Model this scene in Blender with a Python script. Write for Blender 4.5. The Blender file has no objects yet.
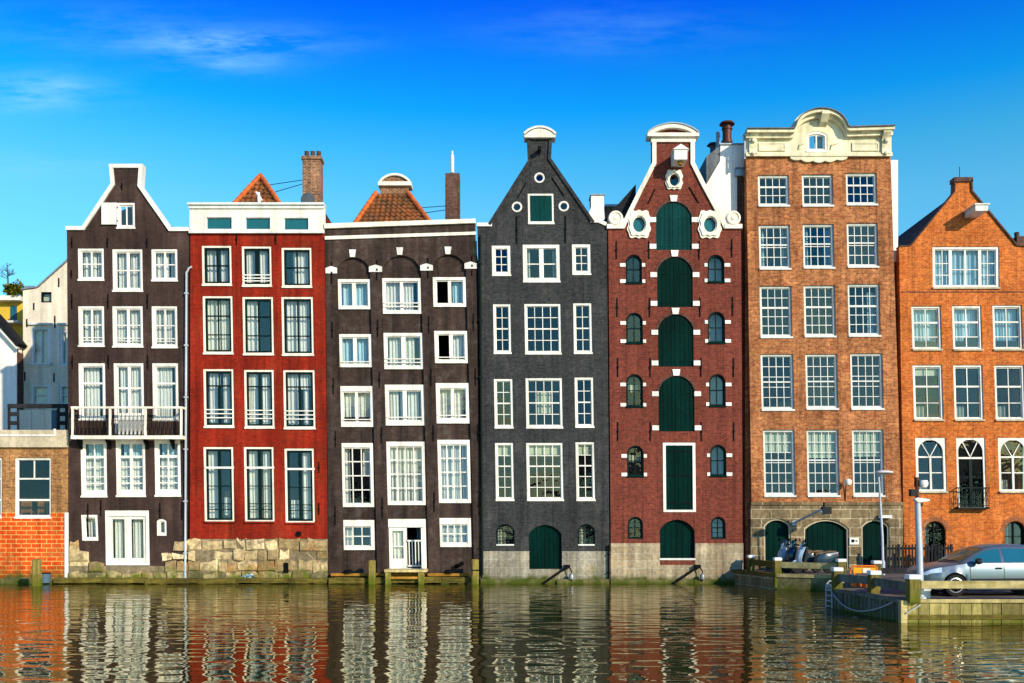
import bpy, bmesh, math, random
from mathutils import Vector, geometry
random.seed(7)
R = math.radians
scene = bpy.context.scene
COL = scene.collection

# ------------------------------------------------------------------ camera constants
CAM_D, CAM_H, FPX, HZ = 45.0, 2.6, 990.0, 526.0
def W(px, py, y=0.0):
    """point of the photograph on the plane at depth y -> world x, z"""
    s = (CAM_D + y) / FPX
    return (px - 512.0) * s, CAM_H + (HZ - py) * s

def lin(r, g, b):
    def f(c):
        c /= 255.0
        return c / 12.92 if c <= 0.04045 else ((c + 0.055) / 1.055) ** 2.4
    return (f(r), f(g), f(b), 1.0)

# ------------------------------------------------------------------ materials
def new_mat(name):
    m = bpy.data.materials.new(name); m.use_nodes = True
    nt = m.node_tree
    nt.nodes['Principled BSDF'].inputs['Specular IOR Level'].default_value = 0.10
    return m, nt, nt.nodes['Principled BSDF']

def N(nt, typ, **kw):
    n = nt.nodes.new(typ)
    for k, v in kw.items():
        if k in n.inputs: n.inputs[k].default_value = v
        else: setattr(n, k, v)
    return n

def mathn(nt, op, a, b=None, clamp=False):
    n = nt.nodes.new('ShaderNodeMath'); n.operation = op; n.use_clamp = clamp
    for i, v in enumerate((a, b)):
        if v is None: continue
        if isinstance(v, (int, float)): n.inputs[i].default_value = v
        else: nt.links.new(v, n.inputs[i])
    return n.outputs[0]

def mixc(nt, fac, a, b, mode='MIX'):
    n = nt.nodes.new('ShaderNodeMix'); n.data_type = 'RGBA'; n.blend_type = mode
    for i, v in ((0, fac), (6, a), (7, b)):
        if isinstance(v, (int, float)): n.inputs[i].default_value = v
        elif isinstance(v, tuple): n.inputs[i].default_value = v
        else: nt.links.new(v, n.inputs[i])
    return n.outputs[2]

def ramp(nt, src, lo, hi, a=0.0, b=1.0):
    n = nt.nodes.new('ShaderNodeMapRange')
    nt.links.new(src, n.inputs[0])
    n.inputs[1].default_value = lo; n.inputs[2].default_value = hi
    n.inputs[3].default_value = a; n.inputs[4].default_value = b
    return n.outputs[0]

def facade_coords(nt):
    """world position unrolled so that bricks run along x on fronts and along y on sides"""
    g = nt.nodes.new('ShaderNodeNewGeometry')
    s = nt.nodes.new('ShaderNodeSeparateXYZ'); nt.links.new(g.outputs['Position'], s.inputs[0])
    c = nt.nodes.new('ShaderNodeCombineXYZ')
    nt.links.new(mathn(nt, 'ADD', s.outputs[0], s.outputs[1]), c.inputs[0])
    nt.links.new(s.outputs[2], c.inputs[1])
    return c.outputs[0], g.outputs['Position'], s.outputs

def noise(nt, vec, scale, detail=3.0, rough=0.55, stretch=None):
    if stretch:
        mp = nt.nodes.new('ShaderNodeMapping'); mp.inputs['Scale'].default_value = stretch
        nt.links.new(vec, mp.inputs[0]); vec = mp.outputs[0]
    n = nt.nodes.new('ShaderNodeTexNoise')
    n.inputs['Scale'].default_value = scale; n.inputs['Detail'].default_value = detail
    n.inputs['Roughness'].default_value = rough
    nt.links.new(vec, n.inputs['Vector'])
    return n.outputs['Fac']

def weather(nt, col, pos, amount=0.35, streak=0.3, fine=0.25, drip=0.0):
    big = ramp(nt, noise(nt, pos, 0.55, 4), 0.3, 0.7, 1.0 - amount, 1.0 + amount * 0.6)
    st = ramp(nt, noise(nt, pos, 1.0, 3, 0.6, (2.6, 2.6, 0.22)), 0.35, 0.7, 1.0 - streak, 1.0 + streak * 0.5)
    fn = ramp(nt, noise(nt, pos, 7.0, 3), 0.3, 0.7, 1.0 - fine, 1.0 + fine)
    f = mathn(nt, 'MULTIPLY', mathn(nt, 'MULTIPLY', big, st), fn)
    if drip:    # narrow rain runs and soot
        dr = ramp(nt, noise(nt, pos, 1.0, 4, 0.6, (4.5, 4.5, 0.16)), 0.53, 0.72, 1.0, 1.0 - drip)
        f = mathn(nt, 'MULTIPLY', f, dr)
    cc = nt.nodes.new('ShaderNodeCombineColor')
    for i in range(3): nt.links.new(f, cc.inputs[i])
    return mixc(nt, 1.0, col, cc.outputs[0], 'MULTIPLY')

def bump(nt, bsdf, h, strength=0.3, dist=0.02):
    b = nt.nodes.new('ShaderNodeBump'); b.inputs['Strength'].default_value = strength
    b.inputs['Distance'].default_value = dist
    nt.links.new(h, b.inputs['Height']); nt.links.new(b.outputs[0], bsdf.inputs['Normal'])

def algae(nt, col, sep, pos, z0, z1, c=(0.05, 0.065, 0.008, 1), noisy=0.5):
    """green growth that follows the water line"""
    f = ramp(nt, sep[2], z1, z0, 0.0, 1.0)
    nn = ramp(nt, noise(nt, pos, 2.2, 4), 0.3, 0.7, -noisy, noisy)
    f = mathn(nt, 'ADD', f, nn, True)
    f2 = ramp(nt, sep[2], z1 + 0.5, z1, 0.0, 1.0)
    f = mathn(nt, 'MULTIPLY', f, f2, True)
    return mixc(nt, f, col, c)

def island(nt, g, col, lo, hi):
    f = ramp(nt, g.outputs['Random Per Island'], 0, 1, lo, hi)
    cc = nt.nodes.new('ShaderNodeCombineColor')
    for i in range(3): nt.links.new(f, cc.inputs[i])
    return mixc(nt, 1.0, col, cc.outputs[0], 'MULTIPLY')

def brick_mat(name, c1, c2, mortar, bw=0.22, rh=0.072, ms=0.011, rough=0.85, amount=0.3, streak=0.25,
              fine=0.28, bmp=0.5, bias=0.0, alg=None, patch=None, mfade=1.0):
    m, nt, b = new_mat(name)
    v, pos, sep = facade_coords(nt)
    t = N(nt, 'ShaderNodeTexBrick', **{'Scale': 1.0, 'Mortar Size': ms, 'Mortar Smooth': 0.2, 'Bias': bias,
          'Brick Width': bw, 'Row Height': rh})
    t.inputs['Color1'].default_value = c1; t.inputs['Color2'].default_value = c2; t.inputs['Mortar'].default_value = mortar
    nt.links.new(v, t.inputs['Vector'])
    col = t.outputs['Color']
    if patch:   # irregular areas of another tone (repairs, burnt headers)
        f = ramp(nt, noise(nt, pos, patch[1], 5, 0.6), 0.5, 0.68, 0.0, patch[2])
        col = mixc(nt, f, col, patch[0])
    col = weather(nt, col, pos, amount, streak, fine, 0.4)
    if alg: col = algae(nt, col, sep, pos, alg[0], alg[1])
    nt.links.new(col, b.inputs['Base Color'])
    b.inputs['Roughness'].default_value = rough
    h = mathn(nt, 'ADD', mathn(nt, 'MULTIPLY', t.outputs['Fac'], -0.7), noise(nt, pos, 14.0, 3))
    bump(nt, b, h, bmp, 0.012)
    return m

def plain_mat(name, c, rough=0.6, amount=0.12, streak=0.12, fine=0.08, metallic=0.0, bmp=0.1, bscale=20.0, alg=None, dirt=None):
    m, nt, b = new_mat(name)
    g = nt.nodes.new('ShaderNodeNewGeometry'); pos = g.outputs['Position']
    s = nt.nodes.new('ShaderNodeSeparateXYZ'); nt.links.new(pos, s.inputs[0])
    col = weather(nt, c, pos, amount, streak, fine, min(.3, streak))
    if dirt:
        f = ramp(nt, noise(nt, pos, dirt[1], 6, 0.65), 0.52, 0.72, 0.0, dirt[2])
        col = mixc(nt, f, col, dirt[0])
    if alg: col = algae(nt, col, s.outputs, pos, alg[0], alg[1])
    nt.links.new(col, b.inputs['Base Color'])
    b.inputs['Roughness'].default_value = rough; b.inputs['Metallic'].default_value = metallic
    if bmp: bump(nt, b, noise(nt, pos, bscale, 4), bmp, 0.02)
    return m

def wood_mat(name, c1, c2, plank=0.3, axis=0, rough=0.85, alg=None):
    """weathered planks: tone changes per plank, grain along it"""
    m, nt, b = new_mat(name)
    g = nt.nodes.new('ShaderNodeNewGeometry'); pos = g.outputs['Position']
    s = nt.nodes.new('ShaderNodeSeparateXYZ'); nt.links.new(pos, s.inputs[0])
    gr = noise(nt, pos, 1.0, 5, 0.65, (14, 14, 1.2) if axis == 2 else (1.2, 14, 14))
    col = mixc(nt, ramp(nt, gr, 0.3, 0.7), c1, c2)
    col = island(nt, g, col, .6, 1.25)
    col = weather(nt, col, pos, 0.35, 0.3, 0.2)
    if alg: col = algae(nt, col, s.outputs, pos, alg[0], alg[1], (0.085, 0.10, 0.008, 1), 0.6)
    nt.links.new(col, b.inputs['Base Color']); b.inputs['Roughness'].default_value = rough
    bump(nt, b, gr, 0.5, 0.02)
    return m

def glass_mat(name, tint=(0.95, 0.975, 0.975, 1), ior=1.42, wob=0.012):
    m, nt, b = new_mat(name); nt.nodes.remove(b)
    out = nt.nodes['Material Output']
    g = nt.nodes.new('ShaderNodeNewGeometry')
    bp = nt.nodes.new('ShaderNodeBump'); bp.inputs['Strength'].default_value = 0.5; bp.inputs['Distance'].default_value = wob
    nt.links.new(noise(nt, g.outputs['Position'], 1.7, 2), bp.inputs['Height'])
    tr = N(nt, 'ShaderNodeBsdfTransparent', Color=tint)
    gl = N(nt, 'ShaderNodeBsdfGlossy', Roughness=0.02, Color=(0.95, 0.98, 1, 1))
    lw = N(nt, 'ShaderNodeLayerWeight', Blend=0.5)      # Schlick, the same from both sides of the pane
    f0 = ((ior - 1) / (ior + 1)) ** 2 * 1.5
    fr = mathn(nt, 'ADD', f0, mathn(nt, 'MULTIPLY', mathn(nt, 'POWER', lw.outputs['Facing'], 5.0), 1 - f0), True)
    # every pane hangs a little differently in its putty, so each mirrors another bit of the surroundings
    oi = nt.nodes.new('ShaderNodeObjectInfo'); wn = nt.nodes.new('ShaderNodeTexWhiteNoise'); wn.noise_dimensions = '1D'
    nt.links.new(oi.outputs['Random'], wn.inputs['W'])
    va = nt.nodes.new('ShaderNodeVectorMath'); va.operation = 'MULTIPLY_ADD'
    nt.links.new(wn.outputs['Color'], va.inputs[0]); va.inputs[1].default_value = (.10, .0, .16); va.inputs[2].default_value = (-.05, 0, -.07)
    vb = nt.nodes.new('ShaderNodeVectorMath'); vb.operation = 'ADD'; nt.links.new(va.outputs[0], vb.inputs[0]); nt.links.new(bp.outputs[0], vb.inputs[1])
    vc = nt.nodes.new('ShaderNodeVectorMath'); vc.operation = 'NORMALIZE'; nt.links.new(vb.outputs[0], vc.inputs[0])
    nt.links.new(vc.outputs[0], gl.inputs['Normal'])
    mx = nt.nodes.new('ShaderNodeMixShader')
    nt.links.new(fr, mx.inputs[0]); nt.links.new(tr.outputs[0], mx.inputs[1]); nt.links.new(gl.outputs[0], mx.inputs[2])
    nt.links.new(mx.outputs[0], out.inputs[0])
    return m

def water_mat():
    m, nt, b = new_mat('canal_water')
    g = nt.nodes.new('ShaderNodeNewGeometry'); pos = g.outputs['Position']
    b.inputs['Base Color'].default_value = (0.032, 0.028, 0.006, 1)
    b.inputs['Roughness'].default_value = 0.015; b.inputs['IOR'].default_value = 2.8; b.inputs['Specular IOR Level'].default_value = 1.0; b.inputs['Specular Tint'].default_value = (1.0, 0.94, 0.72, 1)
    a1 = noise(nt, pos, 1.0, 1, 0.4, (0.75, 1.7, 1))
    a2 = noise(nt, pos, 1.0, 1, 0.45, (1.5, 3.4, 1))
    a3 = noise(nt, pos, 1.0, 2, 0.5, (0.12, 0.3, 1))
    # calmer and rougher lanes, as on real canal water
    lane = ramp(nt, noise(nt, pos, 1.0, 3, 0.5, (0.05, 0.16, 1)), 0.35, 0.65, 0.45, 1.15)
    h = mathn(nt, 'ADD', mathn(nt, 'MULTIPLY', a1, 1.15), mathn(nt, 'MULTIPLY', mathn(nt, "MULTIPLY", a2, 0.22), lane))
    h = mathn(nt, 'ADD', h, mathn(nt, 'MULTIPLY', a3, 0.6))
    a4 = noise(nt, pos, 1.0, 2, 0.5, (4.5, 12.0, 1))
    h = mathn(nt, 'ADD', h, mathn(nt, 'MULTIPLY', mathn(nt, 'MULTIPLY', a4, 0.02), lane))
    bump(nt, b, h, 1.0, WAVE)
    return m
WAVE = 0.028

def tile_mat(name, c1, c2, c3):
    m, nt, b = new_mat(name)
    g = nt.nodes.new('ShaderNodeNewGeometry'); pos = g.outputs['Position']
    v = nt.nodes.new('ShaderNodeTexVoronoi'); v.inputs['Scale'].default_value = 4.0
    nt.links.new(pos, v.inputs['Vector'])
    sp = nt.nodes.new('ShaderNodeSeparateColor'); nt.links.new(v.outputs['Color'], sp.inputs[0])
    col = mixc(nt, sp.outputs[0], c1, c2)
    col = mixc(nt, ramp(nt, noise(nt, pos, 1.3, 4), 0.45, 0.7, 0, 0.8), col, c3)
    col = weather(nt, col, pos, 0.2, 0.1, 0.3)
    nt.links.new(col, b.inputs['Base Color']); b.inputs['Roughness'].default_value = 0.8
    return m

def stone_mat(name, c1, c2, c3, z0=0.0, z1=0.9):
    m, nt, b = new_mat(name)
    g = nt.nodes.new('ShaderNodeNewGeometry'); pos = g.outputs['Position']
    s = nt.nodes.new('ShaderNodeSeparateXYZ'); nt.links.new(pos, s.inputs[0])
    n1 = noise(nt, pos, 1.1, 5, 0.6); n2 = noise(nt, pos, 3.1, 5, 0.65)
    col = mixc(nt, ramp(nt, mathn(nt, 'ADD', mathn(nt, 'MULTIPLY', n1, .5), mathn(nt, 'MULTIPLY', g.outputs['Random Per Island'], .5)), 0.25, 0.75), c1, c2)
    col = island(nt, g, col, .55, 1.25)
    col = mixc(nt, ramp(nt, n2, 0.5, 0.66, 0, 0.8), col, c3)
    col = mixc(nt, ramp(nt, noise(nt, pos, 0.8, 4), 0.55, 0.66, 0, 0.55), col, (0.42, 0.17, 0.03, 1))
    col = weather(nt, col, pos, 0.3, 0.25, 0.3)
    col = algae(nt, col, s.outputs, pos, z0, z1, (0.10, 0.12, 0.012, 1), 0.6)
    nt.links.new(col, b.inputs['Base Color']); b.inputs['Roughness'].default_value = 0.9
    bump(nt, b, mathn(nt, 'ADD', n2, noise(nt, pos, 11, 4)), 0.7, 0.05)
    return m

M = {}
def shiny(*names):
    for n in names: M[n].node_tree.nodes['Principled BSDF'].inputs['Specular IOR Level'].default_value = 0.5
M['white'] = plain_mat('white_paint', (0.78, 0.75, 0.67, 1), 0.45, 0.10, 0.2, 0.06, bmp=0.08, dirt=((0.42, 0.38, 0.29, 1), 3.0, 0.35))
M['white_old'] = plain_mat('weathered_white_paint', (0.72, 0.70, 0.64, 1), 0.55, 0.12, 0.2, 0.08, dirt=((0.35, 0.33, 0.28, 1), 5, 0.45))
M['cream'] = plain_mat('cream_stone_paint', (0.74, 0.68, 0.46, 1), 0.55, 0.12, 0.22, 0.08, dirt=((0.30, 0.24, 0.14, 1), 3.5, 0.6))
M['cream_white'] = plain_mat('cornice_cream_paint', (0.80, 0.75, 0.61, 1), 0.5, 0.1, 0.2, 0.06, dirt=((0.42, 0.36, 0.24, 1), 2.6, 0.35))
M['grey_white'] = plain_mat('grey_white_paint', (0.66, 0.67, 0.62, 1), 0.5, 0.1, 0.15, 0.06)
M['green'] = plain_mat('dark_green_paint', (0.0003, 0.017, 0.0135, 1), 0.6, 0.3, 0.3, 0.15, bmp=0.1)
M['teal'] = plain_mat('faded_green_paint', (0.003, 0.042, 0.040, 1), 0.5, 0.2, 0.25, 0.1)
M['sash_green'] = plain_mat('sash_green_black', (0.002, 0.011, 0.011, 1), 0.4, 0.1, 0.1, 0.05)
M['iron'] = plain_mat('black_iron', (0.006, 0.006, 0.006, 1), 0.6, 0.2, 0.2, 0.2)
M['sill_stone'] = plain_mat('tan_sill_stone', (0.50, 0.42, 0.29, 1), 0.8, 0.15, 0.2, 0.15)
M['dark_seam'] = plain_mat('dark_joint', (0.008, 0.014, 0.012, 1), 0.8)
M['zinc'] = plain_mat('zinc_sheet', (0.30, 0.33, 0.36, 1), 0.45, 0.15, 0.2, 0.1, 0.5)
M['lead'] = plain_mat('dark_lead', (0.10, 0.11, 0.12, 1), 0.5, 0.2, 0.3, 0.15, 0.3)
M['pipe_grey'] = plain_mat('grey_pipe', (0.42, 0.46, 0.50, 1), 0.4, 0.15, 0.2, 0.1)
M['curtain'] = plain_mat('net_curtain', (0.56, 0.55, 0.50, 1), 0.9, 0.1, 0.05, 0.05, bmp=0)
M['curtain_blue'] = plain_mat('pale_blue_curtain', (0.36, 0.50, 0.55, 1), 0.9, 0.1, 0.05, 0.05, bmp=0)
M['drape'] = plain_mat('beige_drape', (0.50, 0.44, 0.33, 1), 0.9, 0.15, 0.1, 0.1, bmp=0)
M['blind'] = plain_mat('cream_roller_blind', (0.62, 0.58, 0.42, 1), 0.8, 0.05, 0.05, 0.03, bmp=0)
M['room'] = plain_mat('dim_room', (0.03, 0.027, 0.025, 1), 0.9)
for n_ in ('green', 'teal', 'iron'): M[n_].node_tree.nodes['Principled BSDF'].inputs['Specular IOR Level'].default_value = 0.03
M['glass'] = glass_mat('window_glass')
M['glass_dark'] = glass_mat('old_window_glass', (0.84, 0.89, 0.89, 1), 1.36, 0.02)
M['pane_teal'] = plain_mat('teal_frosted_pane', (0.012, 0.10, 0.115, 1), 0.15, 0.15, 0.05, 0.05)
M['h1'] = brick_mat('aubergine_painted_brick', (0.062, 0.036, 0.030, 1), (0.046, 0.027, 0.023, 1), (0.050, 0.031, 0.026, 1), amount=0.3, streak=0.35, fine=0.15, bmp=0.35, patch=((0.075, 0.047, 0.038, 1), 1.1, 0.5))
M['h2'] = brick_mat('red_painted_brick', (0.30, 0.022, 0.008, 1), (0.22, 0.015, 0.006, 1), (0.21, 0.015, 0.006, 1), amount=0.28, streak=0.35, fine=0.2, bmp=0.35, patch=((0.20, 0.030, 0.011, 1), 0.8, 0.7))
M['h3'] = brick_mat('brown_black_painted_brick', (0.062, 0.039, 0.031, 1), (0.042, 0.028, 0.023, 1), (0.046, 0.030, 0.025, 1), amount=0.35, streak=0.4, fine=0.2, bmp=0.4, patch=((0.12, 0.10, 0.085, 1), 2.6, 0.35))
M['h4'] = brick_mat('charcoal_brick', (0.041, 0.043, 0.044, 1), (0.023, 0.024, 0.026, 1), (0.050, 0.051, 0.049, 1), amount=0.2, streak=0.2, fine=0.3, bmp=0.6, patch=((0.075, 0.07, 0.07, 1), 1.4, 0.5))
M['h5'] = brick_mat('plum_red_brick', (0.20, 0.040, 0.024, 1), (0.13, 0.026, 0.017, 1), (0.175, 0.078, 0.052, 1), amount=0.2, streak=0.2, fine=0.3, bmp=0.6, ms=0.008)
M['h6'] = brick_mat('yellow_brown_brick', (0.50, 0.180, 0.058, 1), (0.29, 0.076, 0.026, 1), (0.42, 0.25, 0.12, 1), amount=0.3, streak=0.3, fine=0.4, bmp=0.6, patch=((0.24, 0.06, 0.022, 1), 1.6, 0.6), ms=0.009)
M['h6l'] = brick_mat('red_lintel_brick', (0.34, 0.085, 0.03, 1), (0.26, 0.06, 0.024, 1), (0.40, 0.24, 0.12, 1), bw=0.07, rh=0.3, ms=0.009)
M['h7'] = brick_mat('orange_brick', (0.62, 0.150, 0.024, 1), (0.40, 0.076, 0.013, 1), (0.56, 0.26, 0.085, 1), amount=0.2, streak=0.2, fine=0.35, bmp=0.6, patch=((0.42, 0.08, 0.008, 1), 1.5, 0.55), ms=0.009)
M['low_brick'] = brick_mat('speckled_brown_brick', (0.40, 0.19, 0.06, 1), (0.20, 0.08, 0.03, 1), (0.35, 0.2, 0.09, 1), fine=0.4, ms=0.012)
M['low_orange'] = brick_mat('orange_red_brick', (0.74, 0.085, 0.010, 1), (0.58, 0.060, 0.008, 1), (0.72, 0.36, 0.10, 1), bw=0.46, rh=0.2, ms=0.022, fine=0.2, amount=0.2, alg=(0.1, 0.75), patch=((0.36, 0.13, 0.03, 1), 0.9, 0.7))
M['chimney_brick'] = brick_mat('chimney_brick', (0.30, 0.11, 0.045, 1), (0.14, 0.05, 0.028, 1), (0.35, 0.25, 0.16, 1), ms=0.014, fine=0.4)
M['dark_brick'] = brick_mat('sooty_brick', (0.12, 0.055, 0.04, 1), (0.07, 0.035, 0.028, 1), (0.14, 0.09, 0.07, 1), fine=0.4)
M['ashlar'] = brick_mat('grey_ashlar_blocks', (0.32, 0.29, 0.22, 1), (0.25, 0.23, 0.17, 1), (0.36, 0.34, 0.28, 1), bw=0.85, rh=0.36, ms=0.016, amount=0.3, streak=0.4, fine=0.25, bmp=0.4, alg=(0.1, 0.45), patch=((0.30, 0.22, 0.11, 1), 0.9, 0.4))
M['tan_ashlar'] = brick_mat('tan_stone_blocks', (0.44, 0.35, 0.22, 1), (0.34, 0.27, 0.17, 1), (0.46, 0.40, 0.29, 1), bw=0.8, rh=0.34, ms=0.016, amount=0.3, streak=0.4, fine=0.25, bmp=0.4, alg=(0.1, 0.4), patch=((0.34, 0.22, 0.11, 1), 0.9, 0.5))
M['quoin'] = brick_mat('brown_grey_rusticated_stone', (0.25, 0.18, 0.095, 1), (0.15, 0.11, 0.06, 1), (0.40, 0.33, 0.21, 1), bw=0.9, rh=0.42, ms=0.025, amount=0.3, streak=0.3, fine=0.3, bmp=0.6)
M['rubble'] = stone_mat('rubble_blocks', (0.46, 0.32, 0.14, 1), (0.66, 0.52, 0.29, 1), (0.22, 0.15, 0.085, 1), 0.1, 0.8)
M['mortar'] = plain_mat('old_mortar', (0.22, 0.17, 0.10, 1), 0.95, 0.3, 0.3, 0.3, alg=(0.1, 0.6))
M['moss_stone'] = plain_mat('mossy_footing', (0.20, 0.17, 0.08, 1), 0.95, 0.35, 0.3, 0.4, bmp=0.6, bscale=8, alg=(0.0, 0.4))
M['moss_wood'] = wood_mat('mossy_timber', (0.05, 0.042, 0.008, 1), (0.19, 0.15, 0.028, 1), axis=0)
M['post_wood'] = wood_mat('mossy_post_timber', (0.16, 0.115, 0.025, 1), (0.40, 0.31, 0.08, 1), axis=2, alg=(0.0, .6))
M['bollard_wood'] = wood_mat('bollard_timber', (0.085, 0.070, 0.020, 1), (0.32, 0.25, 0.06, 1), axis=2, alg=(0.3, 1.0))
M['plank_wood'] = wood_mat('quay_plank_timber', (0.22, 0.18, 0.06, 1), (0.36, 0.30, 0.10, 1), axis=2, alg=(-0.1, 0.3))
M['plank_shaded'] = wood_mat('shade_toned_plank_timber', (0.11, 0.115, 0.09, 1), (0.18, 0.18, 0.14, 1), axis=2, alg=(-0.1, 0.3))  # shade of the platform's left side put into the timber colour
M['rail_wood'] = wood_mat('rail_timber', (0.38, 0.30, 0.11, 1), (0.52, 0.43, 0.20, 1), axis=0)
M['orange_wood'] = wood_mat('wet_orange_timber', (0.42, 0.19, 0.02, 1), (0.30, 0.16, 0.03, 1), axis=0)
M['fence_wood'] = wood_mat('dark_fence_timber', (0.018, 0.018, 0.02, 1), (0.035, 0.035, 0.04, 1), axis=2)
M['tile'] = tile_mat('clay_pantile', (0.30, 0.10, 0.03, 1), (0.16, 0.065, 0.025, 1), (0.07, 0.05, 0.03, 1))
M['ridge_tile'] = tile_mat('orange_ridge_tile', (0.62, 0.15, 0.03, 1), (0.5, 0.11, 0.025, 1), (0.42, 0.10, 0.03, 1))
M['black_roof'] = tile_mat('black_slate_roof', (0.016, 0.017, 0.02, 1), (0.010, 0.010, 0.013, 1), (0.02, 0.02, 0.022, 1))
M['roof_felt'] = plain_mat('roof_felt', (0.05, 0.05, 0.055, 1), 0.9)
M['paving'] = brick_mat('quay_brick_paving', (0.24, 0.19, 0.15, 1), (0.19, 0.15, 0.12, 1), (0.15, 0.13, 0.11, 1), bw=0.2, rh=0.1)
M['stucco_white'] = plain_mat('white_stucco', (0.80, 0.77, 0.70, 1), 0.8, 0.1, 0.15, 0.06)
M['stucco_cream'] = plain_mat('cream_stucco', (0.74, 0.65, 0.50, 1), 0.85, 0.14, 0.2, 0.08)
M['steel_post'] = plain_mat('galvanised_post', (0.48, 0.52, 0.56, 1), 0.45, 0.1, 0.2, 0.1, 0.2)
M['white_cap'] = plain_mat('white_post_cap', (0.78, 0.78, 0.74, 1), 0.6, 0.15, 0.1, 0.1, dirt=((0.4, 0.38, 0.3, 1), 6, 0.4))
M['orange'] = plain_mat('orange_plastic', (0.75, 0.16, 0.02, 1), 0.5)
M['yellow'] = plain_mat('yellow_paint', (0.80, 0.36, 0.02, 1), 0.45)
M['carpaint'] = plain_mat('silver_car_paint', (0.135, 0.17, 0.195, 1), 0.28, 0.02, 0.02, 0.02, 0.55, bmp=0)
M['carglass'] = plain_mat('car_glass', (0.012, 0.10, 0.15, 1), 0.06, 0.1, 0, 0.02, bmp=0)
M['windscreen'] = plain_mat('windscreen_lit_dashboard_tint', (0.10, 0.105, 0.04, 1), 0.08, 0.3, 0, 0.1, bmp=0)  # glow of a lit dashboard put into the glass colour; none is modelled
M['rubber'] = plain_mat('tyre_rubber', (0.018, 0.018, 0.018, 1), 0.8)
M['black_plastic'] = plain_mat('black_plastic', (0.02, 0.02, 0.022, 1), 0.5)
M['alloy'] = plain_mat('silver_alloy', (0.62, 0.63, 0.64, 1), 0.3, 0.05, 0.02, 0.05, 0.7, bmp=0)
M['lamp_lens'] = plain_mat('headlamp_lens', (0.55, 0.68, 0.78, 1), 0.1, bmp=0)
M['red_lens'] = plain_mat('red_lens', (0.55, 0.02, 0.02, 1), 0.2, bmp=0)
M['scooter_blue'] = plain_mat('pale_blue_fairing', (0.30, 0.42, 0.50, 1), 0.25, bmp=0)
M['scooter_dark'] = plain_mat('dark_blue_fairing', (0.015, 0.035, 0.055, 1), 0.2, bmp=0)
M['scooter_white'] = plain_mat('silver_white_fairing', (0.40, 0.42, 0.44, 1), 0.25, bmp=0)
M['seat'] = plain_mat('brown_seat_vinyl', (0.14, 0.09, 0.05, 1), 0.5)
M['rope'] = plain_mat('pale_rope', (0.36, 0.37, 0.34, 1), 0.9)
M['leaf'] = plain_mat('shrub_leaf', (0.20, 0.20, 0.012, 1), 0.6, 0.5, 0.2, 0.4, bmp=0)
M['bark'] = plain_mat('grey_bark', (0.09, 0.075, 0.06, 1), 0.9)
M['planter'] = plain_mat('blue_grey_panel', (0.07, 0.12, 0.16, 1), 0.7)
M['ground'] = plain_mat('city_ground', (0.05, 0.047, 0.043, 1), 0.95, 0.3, 0.1, 0.2)
M['copper'] = plain_mat('red_brown_flue', (0.10, 0.035, 0.022, 1), 0.45, 0.2, 0.2, 0.1, 0.2)
M['yellow_wall'] = plain_mat('yellow_wall_paint', (0.62, 0.42, 0.05, 1), 0.7)
M['chair_wood'] = plain_mat('chair_wood', (0.42, 0.15, 0.04, 1), 0.5)

shiny('carpaint', 'carglass', 'windscreen', 'lamp_lens', 'scooter_blue', 'scooter_dark', 'scooter_white', 'pane_teal', 'red_lens', 'alloy')

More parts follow.
